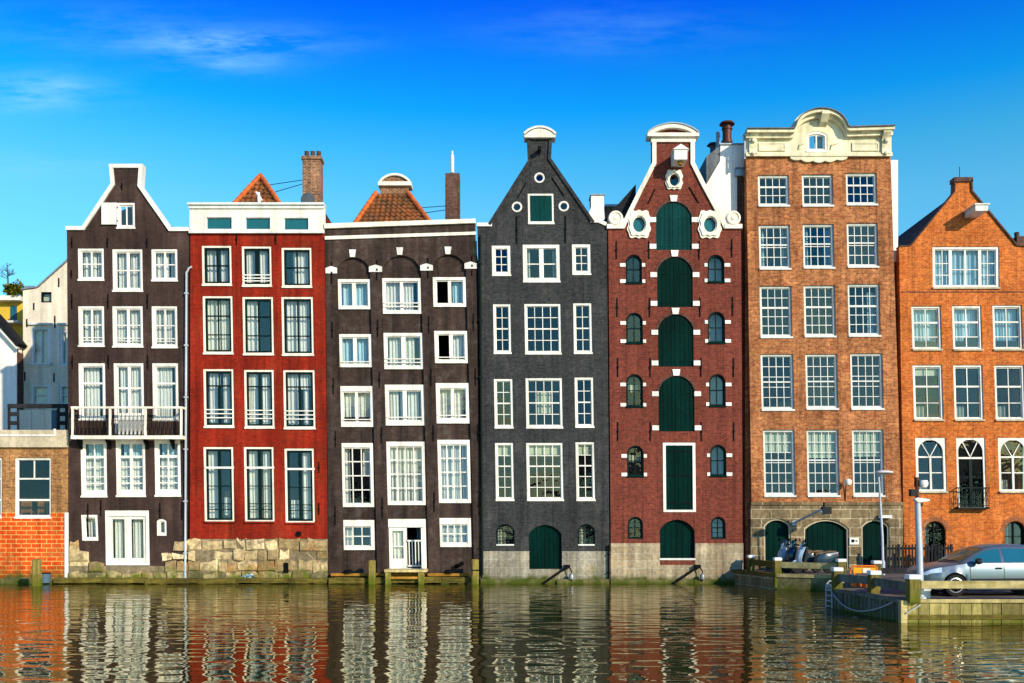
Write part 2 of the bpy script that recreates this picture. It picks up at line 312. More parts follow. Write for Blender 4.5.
# ------------------------------------------------------------------ mesh builder
class MB:
    shear = None            # (k, zc): lean of a house, x += k * (zc - z)
    def __init__(s): s.v = []; s.f = []
    def _pts(s, pts):
        i0 = len(s.v)
        for p in pts:
            x, y, z = p
            if MB.shear: x += MB.shear[0] * (MB.shear[1] - z)
            s.v.append((x, y, z))
        return i0
    def poly(s, pts):
        i = s._pts(pts); s.f.append(tuple(range(i, i + len(pts)))); return s
    def box(s, x0, x1, y0, y1, z0, z1):
        i = s._pts([(x0,y0,z0),(x1,y0,z0),(x1,y1,z0),(x0,y1,z0),(x0,y0,z1),(x1,y0,z1),(x1,y1,z1),(x0,y1,z1)])
        for q in ((0,3,2,1),(4,5,6,7),(0,1,5,4),(1,2,6,5),(2,3,7,6),(3,0,4,7)):
            s.f.append(tuple(i + k for k in q))
        return s
    def prism(s, outer, y0, y1, holes=(), axis='y'):
        """outline in (a,b) extruded along an axis: 'y' a=x b=z; 'x' a=y b=z; 'z' a=x b=y"""
        loops = [list(outer)] + [list(h) for h in holes]
        def P(a, b, d):
            return (a, d, b) if axis == 'y' else ((d, a, b) if axis == 'x' else (a, b, d))
        flat = [p for l in loops for p in l]
        if len(loops) == 1 and len(outer) == 4: tris = [(0, 1, 2, 3)]
        else: tris = geometry.tessellate_polygon([[Vector((a, b, 0)) for a, b in l] for l in loops])
        i0 = s._pts([P(a, b, y0) for a, b in flat]); i1 = s._pts([P(a, b, y1) for a, b in flat])
        for t in tris:
            s.f.append(tuple(i0 + k for k in t)); s.f.append(tuple(i1 + k for k in reversed(t)))
        off = 0
        for l in loops:
            n = len(l)
            for k in range(n):
                a, b = off + k, off + (k + 1) % n
                s.f.append((i0 + a, i0 + b, i1 + b, i1 + a))
            off += n
        return s
    def strip(s, line, wdt, y0, y1, closed=False):
        """band along an xz polyline, offset to its left-hand side by wdt, extruded y0..y1"""
        n = len(line); off = []
        for i in range(n):
            if closed: a, b, c = line[i - 1], line[i], line[(i + 1) % n]
            else: a, b, c = line[max(i - 1, 0)], line[i], line[min(i + 1, n - 1)]
            d1 = Vector((b[0] - a[0], b[1] - a[1])); d2 = Vector((c[0] - b[0], c[1] - b[1]))
            if d1.length < 1e-9: d1 = d2
            if d2.length < 1e-9: d2 = d1
            d1.normalize(); d2.normalize()
            n1 = Vector((-d1.y, d1.x)); n2 = Vector((-d2.y, d2.x))
            m = (n1 + n2)
            if m.length < 1e-6: m = n1
            m.normalize(); k = wdt / max(0.35, m.dot(n1))
            off.append((b[0] + m.x * k, b[1] + m.y * k))
        rng = range(n) if closed else range(n - 1)
        base = [s._pts([(p[0], y0, p[1]) for p in line]), s._pts([(p[0], y0, p[1]) for p in off]),
                s._pts([(p[0], y1, p[1]) for p in line]), s._pts([(p[0], y1, p[1]) for p in off])]
        for i in rng:
            j = (i + 1) % n
            A, B, C_, D = base
            s.f += [(A+i, A+j, B+j, B+i), (C_+i, D+i, D+j, C_+j), (A+i, C_+i, C_+j, A+j), (B+i, B+j, D+j, D+i)]
        if not closed:
            for i in (0, n - 1):
                s.f.append((base[0]+i, base[1]+i, base[3]+i, base[2]+i))
        return s
    def tube(s, pts, r, n=8, cap=True):
        pts = [Vector(p) for p in pts]; rings = []
        rs = r if isinstance(r, (list, tuple)) else [r] * len(pts)
        for i, p in enumerate(pts):
            d = (pts[min(i + 1, len(pts) - 1)] - pts[max(i - 1, 0)]).normalized()
            u = d.cross(Vector((0, 0, 1)))
            if u.length < 1e-3: u = d.cross(Vector((0, 1, 0)))
            u.normalize(); w = d.cross(u)
            rings.append(s._pts([tuple(p + (u * math.cos(t) + w * math.sin(t)) * rs[i]) for t in [2 * math.pi * k / n for k in range(n)]]))
        for a, b in zip(rings, rings[1:]):
            for k in range(n): s.f.append((a + k, a + (k + 1) % n, b + (k + 1) % n, b + k))
        if cap:
            s.f.append(tuple(rings[0] + k for k in range(n))); s.f.append(tuple(rings[-1] + k for k in reversed(range(n))))
        return s
    def lathe(s, c, prof, axis='z', n=16):
        """profile [(r, h)] spun about an axis through c"""
        rings = []
        for r, h in prof:
            pts = []
            for k in range(n):
                t = 2 * math.pi * k / n; a, b = r * math.cos(t), r * math.sin(t)
                pts.append({'z': (c[0]+a, c[1]+b, c[2]+h), 'y': (c[0]+a, c[1]+h, c[2]+b), 'x': (c[0]+h, c[1]+a, c[2]+b)}[axis])
            rings.append(s._pts(pts))
        for a, b in zip(rings, rings[1:]):
            for k in range(n): s.f.append((a + k, a + (k + 1) % n, b + (k + 1) % n, b + k))
        s.f.append(tuple(rings[0] + k for k in range(n))); s.f.append(tuple(rings[-1] + k for k in range(n)))
        return s
    def build(s, name, mat, parent=None, smooth=False, bevel=0.0, loc=None):
        org = Vector((0, 0, 0))
        if parent is not None:
            org = Vector(root_of(parent).get('_org', (0, 0, 0)))
        elif loc is not None: org = Vector(loc)
        me = bpy.data.meshes.new(name)
        me.from_pydata([(x - org.x, y - org.y, z - org.z) for x, y, z in s.v], [], s.f)
        bm = bmesh.new(); bm.from_mesh(me)
        bmesh.ops.remove_doubles(bm, verts=bm.verts, dist=1e-5)
        bmesh.ops.recalc_face_normals(bm, faces=bm.faces)
        bm.to_mesh(me); bm.free()
        if smooth:
            for p in me.polygons: p.use_smooth = True
            try: me.set_sharp_from_angle(angle=R(40))
            except Exception: pass
        o = bpy.data.objects.new(name, me); COL.objects.link(o)
        if isinstance(mat, str): mat = M[mat]
        me.materials.append(mat)
        if parent is not None: o.parent = parent
        elif loc is not None: o.location = loc
        if bevel:
            b = o.modifiers.new('edge', 'BEVEL'); b.width = bevel; b.segments = 2; b.limit_method = 'ANGLE'
        return o

def root_of(o):
    while o.parent is not None: o = o.parent
    return o

def thing(name, label, cat, loc=(0, 0, 0), group=None, local=False):
    o = bpy.data.objects.new(name, None); COL.objects.link(o)
    o.empty_display_size = 0.3; o.location = loc
    o['label'] = label; o['category'] = cat
    if group: o['group'] = group
    if not local: o['_org'] = tuple(loc)
    return o

def tag(o, label, cat, group=None):
    o['label'] = label; o['category'] = cat
    if group: o['group'] = group
    return o

def struct(o, kind='structure'):
    o['kind'] = kind; return o

def dup(root, loc, rz=0.0, label=None):
    r = root.copy(); COL.objects.link(r); r.location = loc; r.rotation_euler = (0, 0, rz)
    if label: r['label'] = label
    for ch in list(root.children):
        c = ch.copy(); COL.objects.link(c); c.parent = r
        for g in list(ch.children):
            d = g.copy(); COL.objects.link(d); d.parent = c
    return r

# ------------------------------------------------------------------ shapes
def rect(x0, x1, z0, z1): return [(x0, z0), (x1, z0), (x1, z1), (x0, z1)]
def arch(x0, x1, z0, z1, rise, n=14):
    """rectangle whose top is a segmental arch of the given rise, apex at z1"""
    if rise <= 0: return rect(x0, x1, z0, z1)
    h = (x1 - x0) / 2; cx = (x0 + x1) / 2
    rise = min(rise, h)
    r = (h * h + rise * rise) / (2 * rise); cz = z1 - r
    a = math.asin(min(1, h / r))
    pts = [(x0, z0), (x1, z0)]
    for k in range(n + 1):
        t = a - 2 * a * k / n
        pts.append((cx + r * math.sin(t), cz + r * math.cos(t)))
    return pts
def ellipse(cx, cz, a, b, n=24): return [(cx + a * math.cos(2*math.pi*k/n), cz + b * math.sin(2*math.pi*k/n)) for k in range(n)]

def shear_pts(pts):
    if not MB.shear: return pts
    k, zc = MB.shear
    return [(x + k * (zc - z), z) for x, z in pts]

def curtain_mesh(x0, x1, z0, z1, y, seed, amp=0.035):
    rnd = random.Random(seed); mb = MB()
    n = max(6, int((x1 - x0) / 0.035)); ph = rnd.uniform(0, 6); wl = rnd.uniform(0.13, 0.2)
    xs = [x0 + (x1 - x0) * k / n for k in range(n + 1)]
    ys = [y + amp * math.sin(2 * math.pi * (x - x0) / wl + ph + 0.8 * math.sin(3.1 * x + ph)) for x in xs]
    i0 = mb._pts([(x, yy, z0) for x, yy in zip(xs, ys)]); i1 = mb._pts([(x, yy, z1) for x, yy in zip(xs, ys)])
    for k in range(n): mb.f.append((i0 + k, i0 + k + 1, i1 + k + 1, i1 + k))
    return mb

WSEED = [0]
def window(H, box, yw=0.0, k=0.0, fmat='white', smat=None, fw=0.11, ft=None, fb=None, sw=0.055, bars=(), bw=0.04,
           cur=(), blind=0.0, curmat='curtain', rails=(), railmat='white', sill=0.05, sillmat=None, rise=0.0, set_in=0.025,
           glass='glass', name='window', open_half=None, label=None):
    """a window as a part of house H: frame > sash bars, pane, curtain, sill. Returns the hole it needs in the wall.
    box in photo pixels (x0, y0, x1, y1); bars: ('v'|'h', fraction, width, from, to)"""
    x0, z1 = W(box[0], box[1], yw); x1, z0 = W(box[2], box[3], yw)
    MB.shear = (k, (z0 + z1) / 2) if k else None
    ft = fw if ft is None else ft; fb = fw if fb is None else fb
    outer = arch(x0, x1, z0, z1, rise); hole = shear_pts(outer)
    irise = max(0, rise - ft * 0.6) if rise else 0
    ix0, ix1, iz0, iz1 = x0 + fw, x1 - fw, z0 + fb, z1 - ft
    y = yw + set_in
    fr = MB().prism(outer, y, y + 0.16, [arch(ix0, ix1, iz0, iz1, irise)]).build(name, fmat, H)
    if label: fr['label'] = label
    # sash ring and glazing bars
    sm = smat or fmat
    s = MB(); ys = y + 0.06
    jx0, jx1, jz0, jz1 = ix0 + sw, ix1 - sw, iz0 + sw, iz1 - sw
    if sw > 0: s.prism(arch(ix0, ix1, iz0, iz1, irise), ys, ys + 0.06, [arch(jx0, jx1, jz0, jz1, max(0, irise - sw * 0.6) if irise else 0)])
    def top_at(x):
        if not irise: return iz1
        pl = [p for p in arch(ix0, ix1, iz0, iz1, irise)[2:]]
        for a, b in zip(pl, pl[1:]):
            if b[0] <= x <= a[0]:
                t = (x - b[0]) / max(1e-6, a[0] - b[0]); return b[1] + t * (a[1] - b[1])
        return iz1 - irise
    for q, b in enumerate(bars):
        ty, fcn, wd = b[0], b[1], b[2]; f0, f1 = (b[3], b[4]) if len(b) > 4 else (0.0, 1.0)
        dy = 0.003 * (q % 4)
        if ty == 'v':
            cx = ix0 + (ix1 - ix0) * fcn; za = iz1 - (iz1 - iz0) * f0; zb = iz1 - (iz1 - iz0) * f1
            za = min(za, top_at(cx))
            s.box(cx - wd / 2, cx + wd / 2, ys - 0.012 - dy + (0.02 if wd < 0.06 else 0), ys + 0.048, zb, za)
        elif ty == 'h':
            cz = iz1 - (iz1 - iz0) * fcn; xa = ix0 + (ix1 - ix0) * f0; xb = ix0 + (ix1 - ix0) * f1
            s.box(xa, xb, ys - 0.011 - dy + (0.021 if wd < 0.06 else 0), ys + 0.046, cz - wd / 2, cz + wd / 2)
        elif ty == 'd':     # diagonal bar of a fanlight (fractions fx0,fy0 -> fx1,fy1)
            (ax, ay), (bx, by) = b[1], b[3]
            A = Vector((ix0 + (ix1 - ix0) * ax, iz1 - (iz1 - iz0) * ay)); B = Vector((ix0 + (ix1 - ix0) * bx, iz1 - (iz1 - iz0) * by))
            d = (B - A).normalized(); n = Vector((-d.y, d.x)) * wd / 2
            s.prism([tuple(A + n), tuple(A - n), tuple(B - n), tuple(B + n)], ys + 0.012, ys + 0.045)
    s.build('sash', sm, fr)
    p = arch(ix0 + 0.012, ix1 - 0.012, iz0 + 0.012, iz1 - 0.012, max(0, irise - 0.01) if irise else 0)
    if open_half is not None:       # a sash half left open: glass only in the other half
        cx = (ix0 + ix1) / 2
        p = rect(cx, ix1 - 0.012, iz0 + 0.012, iz1 - 0.012) if open_half == 'l' else rect(ix0 + 0.012, cx, iz0 + 0.012, iz1 - 0.012)
    MB().prism(p, ys + 0.050, ys + 0.056).build('pane', glass, fr)
    WSEED[0] += 1
    for (a, b, c0, c1, *mt) in cur:
        curtain_mesh(ix0 + (ix1 - ix0) * a, ix0 + (ix1 - ix0) * b, iz1 - (iz1 - iz0) * c1, iz1 - (iz1 - iz0) * c0, y + 0.30 + 0.02 * (WSEED[0] % 3), WSEED[0] * 7 + int(a * 100)).build('curtain', mt[0] if mt else curmat, fr, smooth=True)
    if blind:
        MB().box(ix0, ix1, y + 0.20, y + 0.206, iz1 - (iz1 - iz0) * blind, iz1).build('blind', 'blind', fr)
    if rails:
        rb = MB()
        for q in rails:
            cz = z1 - (z1 - z0) * q
            rb.box(x0 + fw * 0.4, x1 - fw * 0.4, y - 0.03, y - 0.004, cz - 0.022, cz + 0.022)
        rb.build('guard_rail', railmat, fr)
    if sill:
        MB().box(x0 - 0.012, x1 + 0.012, yw - sill - 0.01, yw + set_in - 0.004, z0 - 0.05, z0 + 0.03).build('sill', sillmat or fmat, fr)
    MB.shear = None
    return hole

def grid(c, r, w=0.035, f0=0.0, f1=1.0):
    out = [('v', i / c, w, f0, f1) for i in range(1, c)]
    out += [('h', f0 + (f1 - f0) * j / r, w) for j in range(1, r)]
    return out

def anchors(H, lst, yw=0.0):
    for (px, ya, yb) in lst:
        x, za = W(px, ya, yw); _, zb = W(px, yb, yw)
        m = MB().box(x - 0.022, x + 0.022, yw - 0.035, yw + 0.01, zb, za)
        m.box(x - 0.04, x + 0.04, yw - 0.05, yw - 0.036, (za + zb) / 2 - 0.05, (za + zb) / 2 + 0.05)
        m.build('wall_anchor', 'iron', H)

def pxs(pts, y=0.0): return [W(a, b, y) for a, b in pts]

def body(H, left_px, right_px, shoulder_px, mat, depth=9.0, roof=None, roofmat='black_roof', y0=0.3, rooms=(), base=-0.3):
    """side and back walls, the roof behind the gable, and dim rooms behind the windows"""
    xl, zs = W(left_px, shoulder_px); xr, _ = W(right_px, shoulder_px)
    xl += 0.03; xr -= 0.03; zs -= 0.15
    m = MB()
    m.box(xl, xl + 0.2, y0, depth, base, zs); m.box(xr - 0.2, xr, y0, depth, base, zs)
    m.box(xl + 0.2, xr - 0.2, depth - 0.25, depth, base, zs)
    m.build('side_wall', mat, H)
    if roof:
        pts = pxs(roof)
        MB().prism(pts, y0 - 0.05, depth + 0.1).build('roof', roofmat, H)
    else:
        MB().box(xl, xr, y0, depth, zs + 0.003, zs + 0.1).build('roof', 'roof_felt', H)
    r = MB()
    r.box(xl + 0.203, xr - 0.203, 3.2, 3.3, base, zs - 0.003)
    for py in rooms:
        z = W(0, py)[1]
        r.box(xl + 0.206, xr - 0.206, y0 + 0.12, 3.197, z - 0.12, z + 0.12)
    r.build('interior', 'room', H)

def tile_slope(corners, ud=0.25, vd=0.32):
    """pantiled slope: corners = bl, br, tr, tl in world space"""
    bl, br, tr, tl = [Vector(c) for c in corners]
    up = ((tl + tr) / 2 - (bl + br) / 2); n = (br - bl).cross(up).normalized()
    if n.y > 0: n = -n
    L = up.length; mb = MB(); rows = max(1, int(L / vd))
    for r in range(rows):
        for (va, vb, ha, hb) in ((r / rows, (r + 1) / rows, 0.06, 0.0),):
            lo_l, lo_r = bl.lerp(tl, va), br.lerp(tr, va); hi_l, hi_r = bl.lerp(tl, vb), br.lerp(tr, vb)
            wl = (lo_r - lo_l).length; cols = max(2, int(max(wl, 0.1) / ud) * 6)
            pa, pb = [], []
            for k in range(cols + 1):
                t = k / cols
                lo = lo_l.lerp(lo_r, t); hi = hi_l.lerp(hi_r, t)
                w1 = 0.035 * math.sin(2 * math.pi * lo.x / ud) ; w2 = 0.035 * math.sin(2 * math.pi * hi.x / ud)
                pa.append(tuple(lo + n * (ha + w1))); pb.append(tuple(hi + n * (hb + w2)))
            i0 = mb._pts(pa); i1 = mb._pts(pb)
            i2 = mb._pts([tuple(Vector(p) - n * 0.06) for p in pa])
            for k in range(cols):
                mb.f.append((i0 + k, i0 + k + 1, i1 + k + 1, i1 + k)); mb.f.append((i2 + k, i2 + k + 1, i0 + k + 1, i0 + k))
    return mb
# ================================================================== HOUSES
def house(label, px_l, px_r, cat='house'):
    xa = W((px_l + px_r) / 2, 583)[0]
    return thing('canal_house', label, cat, (xa, 0.0, 0.0), 'canal houses standing in a row on the water')

def facade(H, outline, holes, mat, y0=0.0, y1=0.3, name='wall'):
    return MB().prism(pxs(outline), y0, y1, holes).build(name, mat, H)

def rubble(H, xa, xb, rows, seed, y=-0.06, skip=(), name='stone_base', mat='rubble', w=(0.35, 0.95)):
    rnd = random.Random(seed); m = MB()
    for (ya, yb) in rows:
        x, z1 = W(xa, ya); xe, z0 = W(xb, yb)
        while x < xe - 0.05:
            wd = min(rnd.uniform(*w), xe - x)
            if xe - (x + wd) < 0.2: wd = xe - x
            mid = x + wd / 2; ok = True
            for (sa, sb, sy) in skip:
                if W(sa, 0)[0] < x + wd and x < W(sb, 0)[0] and ya < sy: ok = False
            if ok:
                g = 0.012; j = lambda a=0.03: rnd.uniform(-a, a)
                yf = y + rnd.uniform(-0.09, 0.05)
                q = [(x + g + j(.04), z0 + g + j(.07)), (x + wd - g + j(.04), z0 + g + j(.07)), (x + wd - g + j(.05), z1 - g + j(0.10)), (x + wd * .5 + j(), z1 - g + j(0.10)), (x + g + j(.05), z1 - g + j(0.10))]
                # front face inset a little, so that the arrises look worn
                cx = sum(p[0] for p in q) / 5; cz = sum(p[1] for p in q) / 5
                a = m._pts([(px_, 0.02, pz) for px_, pz in q])
                b = m._pts([(px_, yf + 0.03, pz) for px_, pz in q])
                c = m._pts([(cx + (px_ - cx) * 0.90, yf + j(0.012), cz + (pz - cz) * 0.86) for px_, pz in q])
                for k in range(5):
                    l = (k + 1) % 5
                    m.f.append((a + k, a + l, b + l, b + k)); m.f.append((b + k, b + l, c + l, c + k))
                m.f.append(tuple(c + k for k in range(5)))
            x += wd
    return m.build(name, mat, H)

# ---------------------------------------------------------------- 1 aubergine house with balcony
H = H1 = house('dark aubergine house with white edged neck gable, white balcony and open attic shutter', 68, 188)
k = 0.015; holes = []
c2 = [(0.02, 0.46, 0, 1), (0.52, 0.97, 0, 1)]
holes.append(window(H, (116.7, 202.5, 135, 228), k=k, bars=[('v', .5, .05)], cur=[(0.3, 0.95, 0, 1)], fw=.10))
for (a, b, y0, y1) in ((78, 104, 248.3, 280), (151.5, 177.5, 249, 280.6)):
    holes.append(window(H, (a, y0, b, y1), k=k, bars=[('v', .5, .06), ('h', .48, .05)], cur=[(0.0, 0.62, 0, 1), (.7, 1, 0, 1)], fw=.10))
holes.append(window(H, (112.5, 249, 142.7, 291), k=k, bars=[('v', .5, .13), ('h', .5, .05)], cur=c2, fw=.11))
for i, (a, b, y0, y1) in enumerate(((78.3, 104.4, 306, 346), (112.5, 143, 306, 346.7), (151.8, 177.5, 306, 347.4))):
    holes.append(window(H, (a, y0, b, y1), k=k, bars=[('v', .5, .07 if i != 1 else .12), ('h', .46, .05), ('h', .82, .04), ('h', .9, .03)],
                        cur=[(0, .45, 0, .98), (.5, 1, 0, .98)] if i != 2 else [(0, .5, 0, .98), (.55, .8, 0, .98)], fw=.11))
for i, (a, b, y0, y1) in enumerate(((78.7, 105.5, 363, 419.8), (114, 144, 363, 434), (152.5, 178.5, 363, 420))):
    holes.append(window(H, (a, y0, b, y1), k=k, bars=[('h', .34, .08)] + ([('v', .5, .13)] if i == 1 else []) + ([('h', .74, .12)] if i == 1 else []),
                        cur=[(0, .4, 0, 1), (.35, .72, 0, 1), (.86, 1, 0, 1)] if i != 1 else c2, fw=.12, sill=0 if i == 1 else .05))
for i, (a, b, y0, y1) in enumerate(((80.8, 106.9, 440, 496.4), (116, 145.5, 440, 496), (154.7, 180.7, 439.5, 495.7))):
    holes.append(window(H, (a, y0, b, y1), k=k, bars=[('h', .29, .11), ('v', .5, .05 if i != 1 else .13), ('h', .5, .04), ('h', .7, .04), ('h', .84, .05)],
                        cur=[(0, .3, .3, 1), (.25, .55, .3, 1), (.5, .95, .3, 1), (.1, .9, 0, .28, 'curtain_blue')], fw=.13, fb=.24))
holes.append(window(H, (81.5, 514.7, 98, 540.7), k=k + .03, cur=[(.1, .9, 0, 1)], fw=.11, sill=0))
holes.append(window(H, (156.8, 519, 166.6, 535.7), k=k, cur=[(.1, .9, 0, 1)], fw=.09, sill=0, rise=.1))
# french doors on the water
holes.append(window(H, (105.4, 510.4, 149.4, 565.3), k=k, name='french_door', fw=.16, ft=.26, fb=.1, sw=.14, bars=[('v', .5, .30), ('h', .94, .2)],
                    cur=[(.08, .30, .02, .9), (.3, .42, .02, .9, 'drape'), (.58, .8, .02, .9), (.8, .92, .02, .9, 'drape')], sill=0, set_in=.015))
O = [(69.2, 590), (186.6, 590), (188.9, 228), (171, 228), (141.3, 185.7), (142.7, 165), (110, 165), (111.8, 184), (83, 227), (66.8, 227)]
facade(H, O, holes, 'h1')
top = pxs(O[3:][::-1]); sh = pxs([O[2]])
MB().strip([W(66.3, 226.6)] + pxs([(82.6, 226.6), (111.2, 184), (109.5, 164.5), (143.2, 164.5), (141.9, 185.5), (171.3, 227.6), (189.2, 227.6)]), -0.17, -0.09, 0.34).build('coping', 'white', H)
body(H, 67, 188.5, 228, 'h1', roof=[(69, 232), (126, 206), (187, 232)], roofmat='black_roof', rooms=(236, 298, 355, 432, 505))
a, z1 = W(102.3, 203.3); b, z0 = W(117, 225)
s = MB().box(a, b, -0.10, -0.055, z0, z1).build('shutter', 'white', H)
for q in (z1 - .22, z0 + .16): MB().box(b - .04, b + .03, -.056, .02, q, q + .06).build('hinge', 'iron', s)
anchors(H, [(72, 238, 248), (107.5, 238, 248), (147, 238, 248), (71.5, 270, 278), (72, 294, 309), (108, 294, 309), (147.5, 294, 309), (72.5, 355, 369),
            (108.5, 355, 369), (147.8, 355, 369), (88, 503, 520), (101, 500, 516), (160, 503, 518), (182, 503, 520), (122, 183, 190)])
rubble(H, 69, 187.5, [(541, 552), (552, 561), (561, 572), (572, 581)], 3, skip=((84, 105, 545), (105, 150, 566), (150, 158, 551)))
m = MB(); xa, z = W(69, 566)
m.box(xa, W(187.5, 0)[0], 0.0 - 0.03, -0.005, -0.3, z); m.build('footing', 'mortar', H)
# balcony
bl = MB(); x0, zt = W(71, 406.5, -.6); x1, zb = W(182.5, 439, -.6); zs = W(0, 435.5, -.6)[1]
bl.box(x0, x1, -.63, -.02, zb, zs); bal = bl.build('balcony', 'cream_white', H)
r = MB(); zr = zt - .09
for xx in (71.6, 109.0, 144.5, 180.2):
    xx = W(xx, 0, -.6)[0]; r.box(xx, xx + .085, -.625, -.54, zs, zr)
r.box(x0, x1, -.635, -.53, zr, zt)
for xx in (x0, x1 - .08): r.box(xx, xx + .08, -.529, -.05, zr, zt)
r.build('railing', 'cream_white', bal)
r = MB(); zmid = zs + (zr - zs) * .55
xx = x0 + .1
while xx < x1 - .1:
    r.box(xx, xx + .016, -.59, -.574, zs, zr); 
    t = [(xx + .016, -.582, zs + .04), (xx + .095, -.582, zmid), (xx + .175, -.582, zs + .04)]
    r.tube(t, .012, 4); xx += .18
r.tube([(x0 + .05, -.582, zmid + .02), (x1 - .05, -.582, zmid + .02)], .012, 4)
r.build('baluster_screen', 'iron', bal)
MB().box(W(118.5, 0, -.45)[0], W(143, 0, -.45)[0], -.49, -.45, W(0, 434.5, -.45)[1], W(0, 416.5, -.45)[1]).build('white_screen', 'curtain', bal)
for xx in (82, 110.5, 148, 174):
    x = W(xx, 0)[0]
    MB().prism([(-.02, zb - .004), (-.5, zb - .004), (-.42, zb - .1), (-.02, zb - .42)], x - .05, x + .05, axis='x').build('bracket', 'iron', bal)

# ---------------------------------------------------------------- 2 red house
H = H2 = house('bright red painted house with plain cream cornice and rubble stone base', 189, 327)
k = .017; holes = []
def w2(box, bars, cur, **kw):
    return window(H, box, k=k, fmat='cream_white', smat='sash_green', fw=.088, sw=.09, bars=bars, cur=cur, set_in=.03, **kw)
c2w = [(.05, .42, 0, 1), (.56, .95, 0, 1)]
for i, b in enumerate(((202, 245.6, 231.5, 285), (242, 246.3, 271.5, 286), (281.8, 247.6, 311.7, 287))):
    holes.append(w2(b, [('v', .5, .07 if i != 1 else .2)] + ([('h', .5, .06)] if i != 1 else []), [c2w, [(.02, .4, 0, 1), (.55, .98, 0, 1)], [(.3, .98, 0, 1)]][i], rails=(.72, .8, .87) if i == 1 else ()))
for i, b in enumerate(((203, 296, 232.8, 353.5), (242.8, 296.8, 273.4, 354.5), (281.8, 296.8, 313.3, 355))):
    holes.append(w2(b, [('v', .5, .06), ('h', .33, .06), ('h', .68, .05)], [[(.03, .5, 0, 1), (.55, .97, 0, 1)], [(.03, .45, 0, 1)], [(.05, .48, 0, 1), (.5, .96, 0, 1)]][i]))
for i, b in enumerate(((203.7, 369, 233.7, 427), (244.4, 369.8, 274, 427.7), (283.6, 370, 315, 428.4))):
    holes.append(w2(b, [('h', .27, .06), ('v', .5, .12, .27, 1)] + ([('v', .5, .05, 0, .27)]), [[(.03, .5, 0, 1), (.6, .97, 0, 1)], [(0, .2, 0, 1, 'drape'), (.1, .4, .0, 1), (.58, .97, 0, 1)], [(.03, .45, 0, 1), (.5, .97, 0, .3), (.6, .8, .3, 1)]][i], rails=(.70, .77, .84)))
for i, b in enumerate(((204, 447, 233.7, 522), (244.4, 447, 274, 522), (285, 448.5, 314.3, 523))):
    h = w2(b, [('v', .5, .13), ('h', .52, .04), ('h', .77, .04), ('h', .85, .04)], [[(.03, .45, 0, 1), (.6, .97, .68, .93)], [(.03, .38, 0, 1), (.6, .97, 0, 1)], [(.55, .97, 0, 1), (.1, .45, .7, .95)]][i], sill=.06, sillmat='h2')
    holes.append(h)
    x0, z1 = W(b[0] + .3, b[1] + (b[3] - b[1]) * .275 - 1); x1, z0 = W(b[2] + .3, b[1] + (b[3] - b[1]) * .275 + 1)
    MB().box(x0, x1, .005, .1, z0, z1).build('transom', 'white', H)
facade(H, [(189.6, 590), (328.2, 590), (324.6, 233.5), (190.2, 233.5)], holes, 'h2', y0=0.012)
# cornice board with three low windows
x0, zt = W(190, 206); x1, zb = W(324.4, 233.4); ch = []
for i, b in enumerate(((206.4, 217, 231.8, 229.3), (245.4, 217.3, 270.2, 229.5), (284, 217.6, 308.5, 230))):
    ch.append(window(H, (b[0] - 1.8, b[1] - 1.6, b[2] + 1.8, b[3] + 1.6), fw=.085, sw=.02, yw=-.05, cur=[], sill=0, glass='pane_teal', set_in=-.02, name='cornice_window'))
cor = MB().prism(rect(x0, x1, zb, zt), -.05, .3, ch).build('cornice', 'cream_white', H)
MB().box(x0 - .06, x1 + .02, -.22, .3, zt + .002, zt + .10).box(x0 - .03, x1, -.13, -.052, zt - .14, zt - .002).build('crown_moulding', 'grey_white', cor)
MB().box(x0 - .02, x1 - .02, -.14, -.052, zb - .02, zb + .09).build('lower_moulding', 'grey_white', cor)
body(H, 190.5, 324, 208, 'h2', rooms=(240, 290, 361, 438, 530))
rubble(H, 188, 328, [(539, 550), (550, 560.5), (560.5, 572), (572, 580)], 11, w=(.3, 1.0))
MB().box(W(188, 0)[0], W(328, 0)[0], -.03, .008, -.3, W(0, 539)[1]).build('footing', 'mortar', H)
anchors(H, [(236.7, 233.5, 245), (275.6, 233.5, 245), (319, 462, 473), (319, 503, 515)], yw=.012)
x, z = W(298.5, 534)
MB().lathe((x, -.03, z), [(.0, -.03), (.11, -.03), (.13, .03), (.13, .05)], 'y', 14).build('vent', 'iron', H)
m = MB(); x, z = W(286.5, 567); m.box(x - .1, x + .12, -.16, -.1, z - .25, z + .2); m.build('drain_grate', 'iron', H)
# hipped dormer roof with orange ridge tiles
bl = W(232.6, 207, 1.2); br = W(281.4, 207, 1.2); ap = W(260.8, 176.5, 2.6)
dz = 1.2
def ext(a, b, yb, ya, d):   # continue the slope below the parapet
    A = Vector((a[0], yb, a[1])); B = Vector((b[0], ya, b[1])); v = (A - B).normalized(); return A + v * d
BL = ext(bl, ap, 1.2, 2.6, dz); BR = ext(br, ap, 1.2, 2.6, dz); AP = Vector((ap[0], 2.6, ap[1]))
dr = tile_slope([BL, BR, AP + Vector((.04, 0, 0)), AP - Vector((.04, 0, 0))]).build('dormer_roof', 'tile', H, smooth=True)
for A in (BL, BR):
    rt = MB(); n = int((AP - A).length / .34)
    for i in range(n):
        p = A.lerp(AP, i / n); q = A.lerp(AP, (i + 1.08) / n); off = Vector((0, -.05, .05))
        rt.tube([p + off, q + off], [.12, .10], 8)
    rt.build('ridge_tiles', 'ridge_tile', dr, smooth=True)
back = MB(); BK = Vector((AP.x, 8.5, AP.z - .1))
back.poly([tuple(BL), tuple(AP - Vector((0, 0, .03))), tuple(BK), (BL.x, 8.5, BL.z)]); back.poly([tuple(BR), tuple(AP - Vector((0, 0, .03))), tuple(BK), (BR.x, 8.5, BR.z)])
back.build('roof_slope', 'black_roof', H)
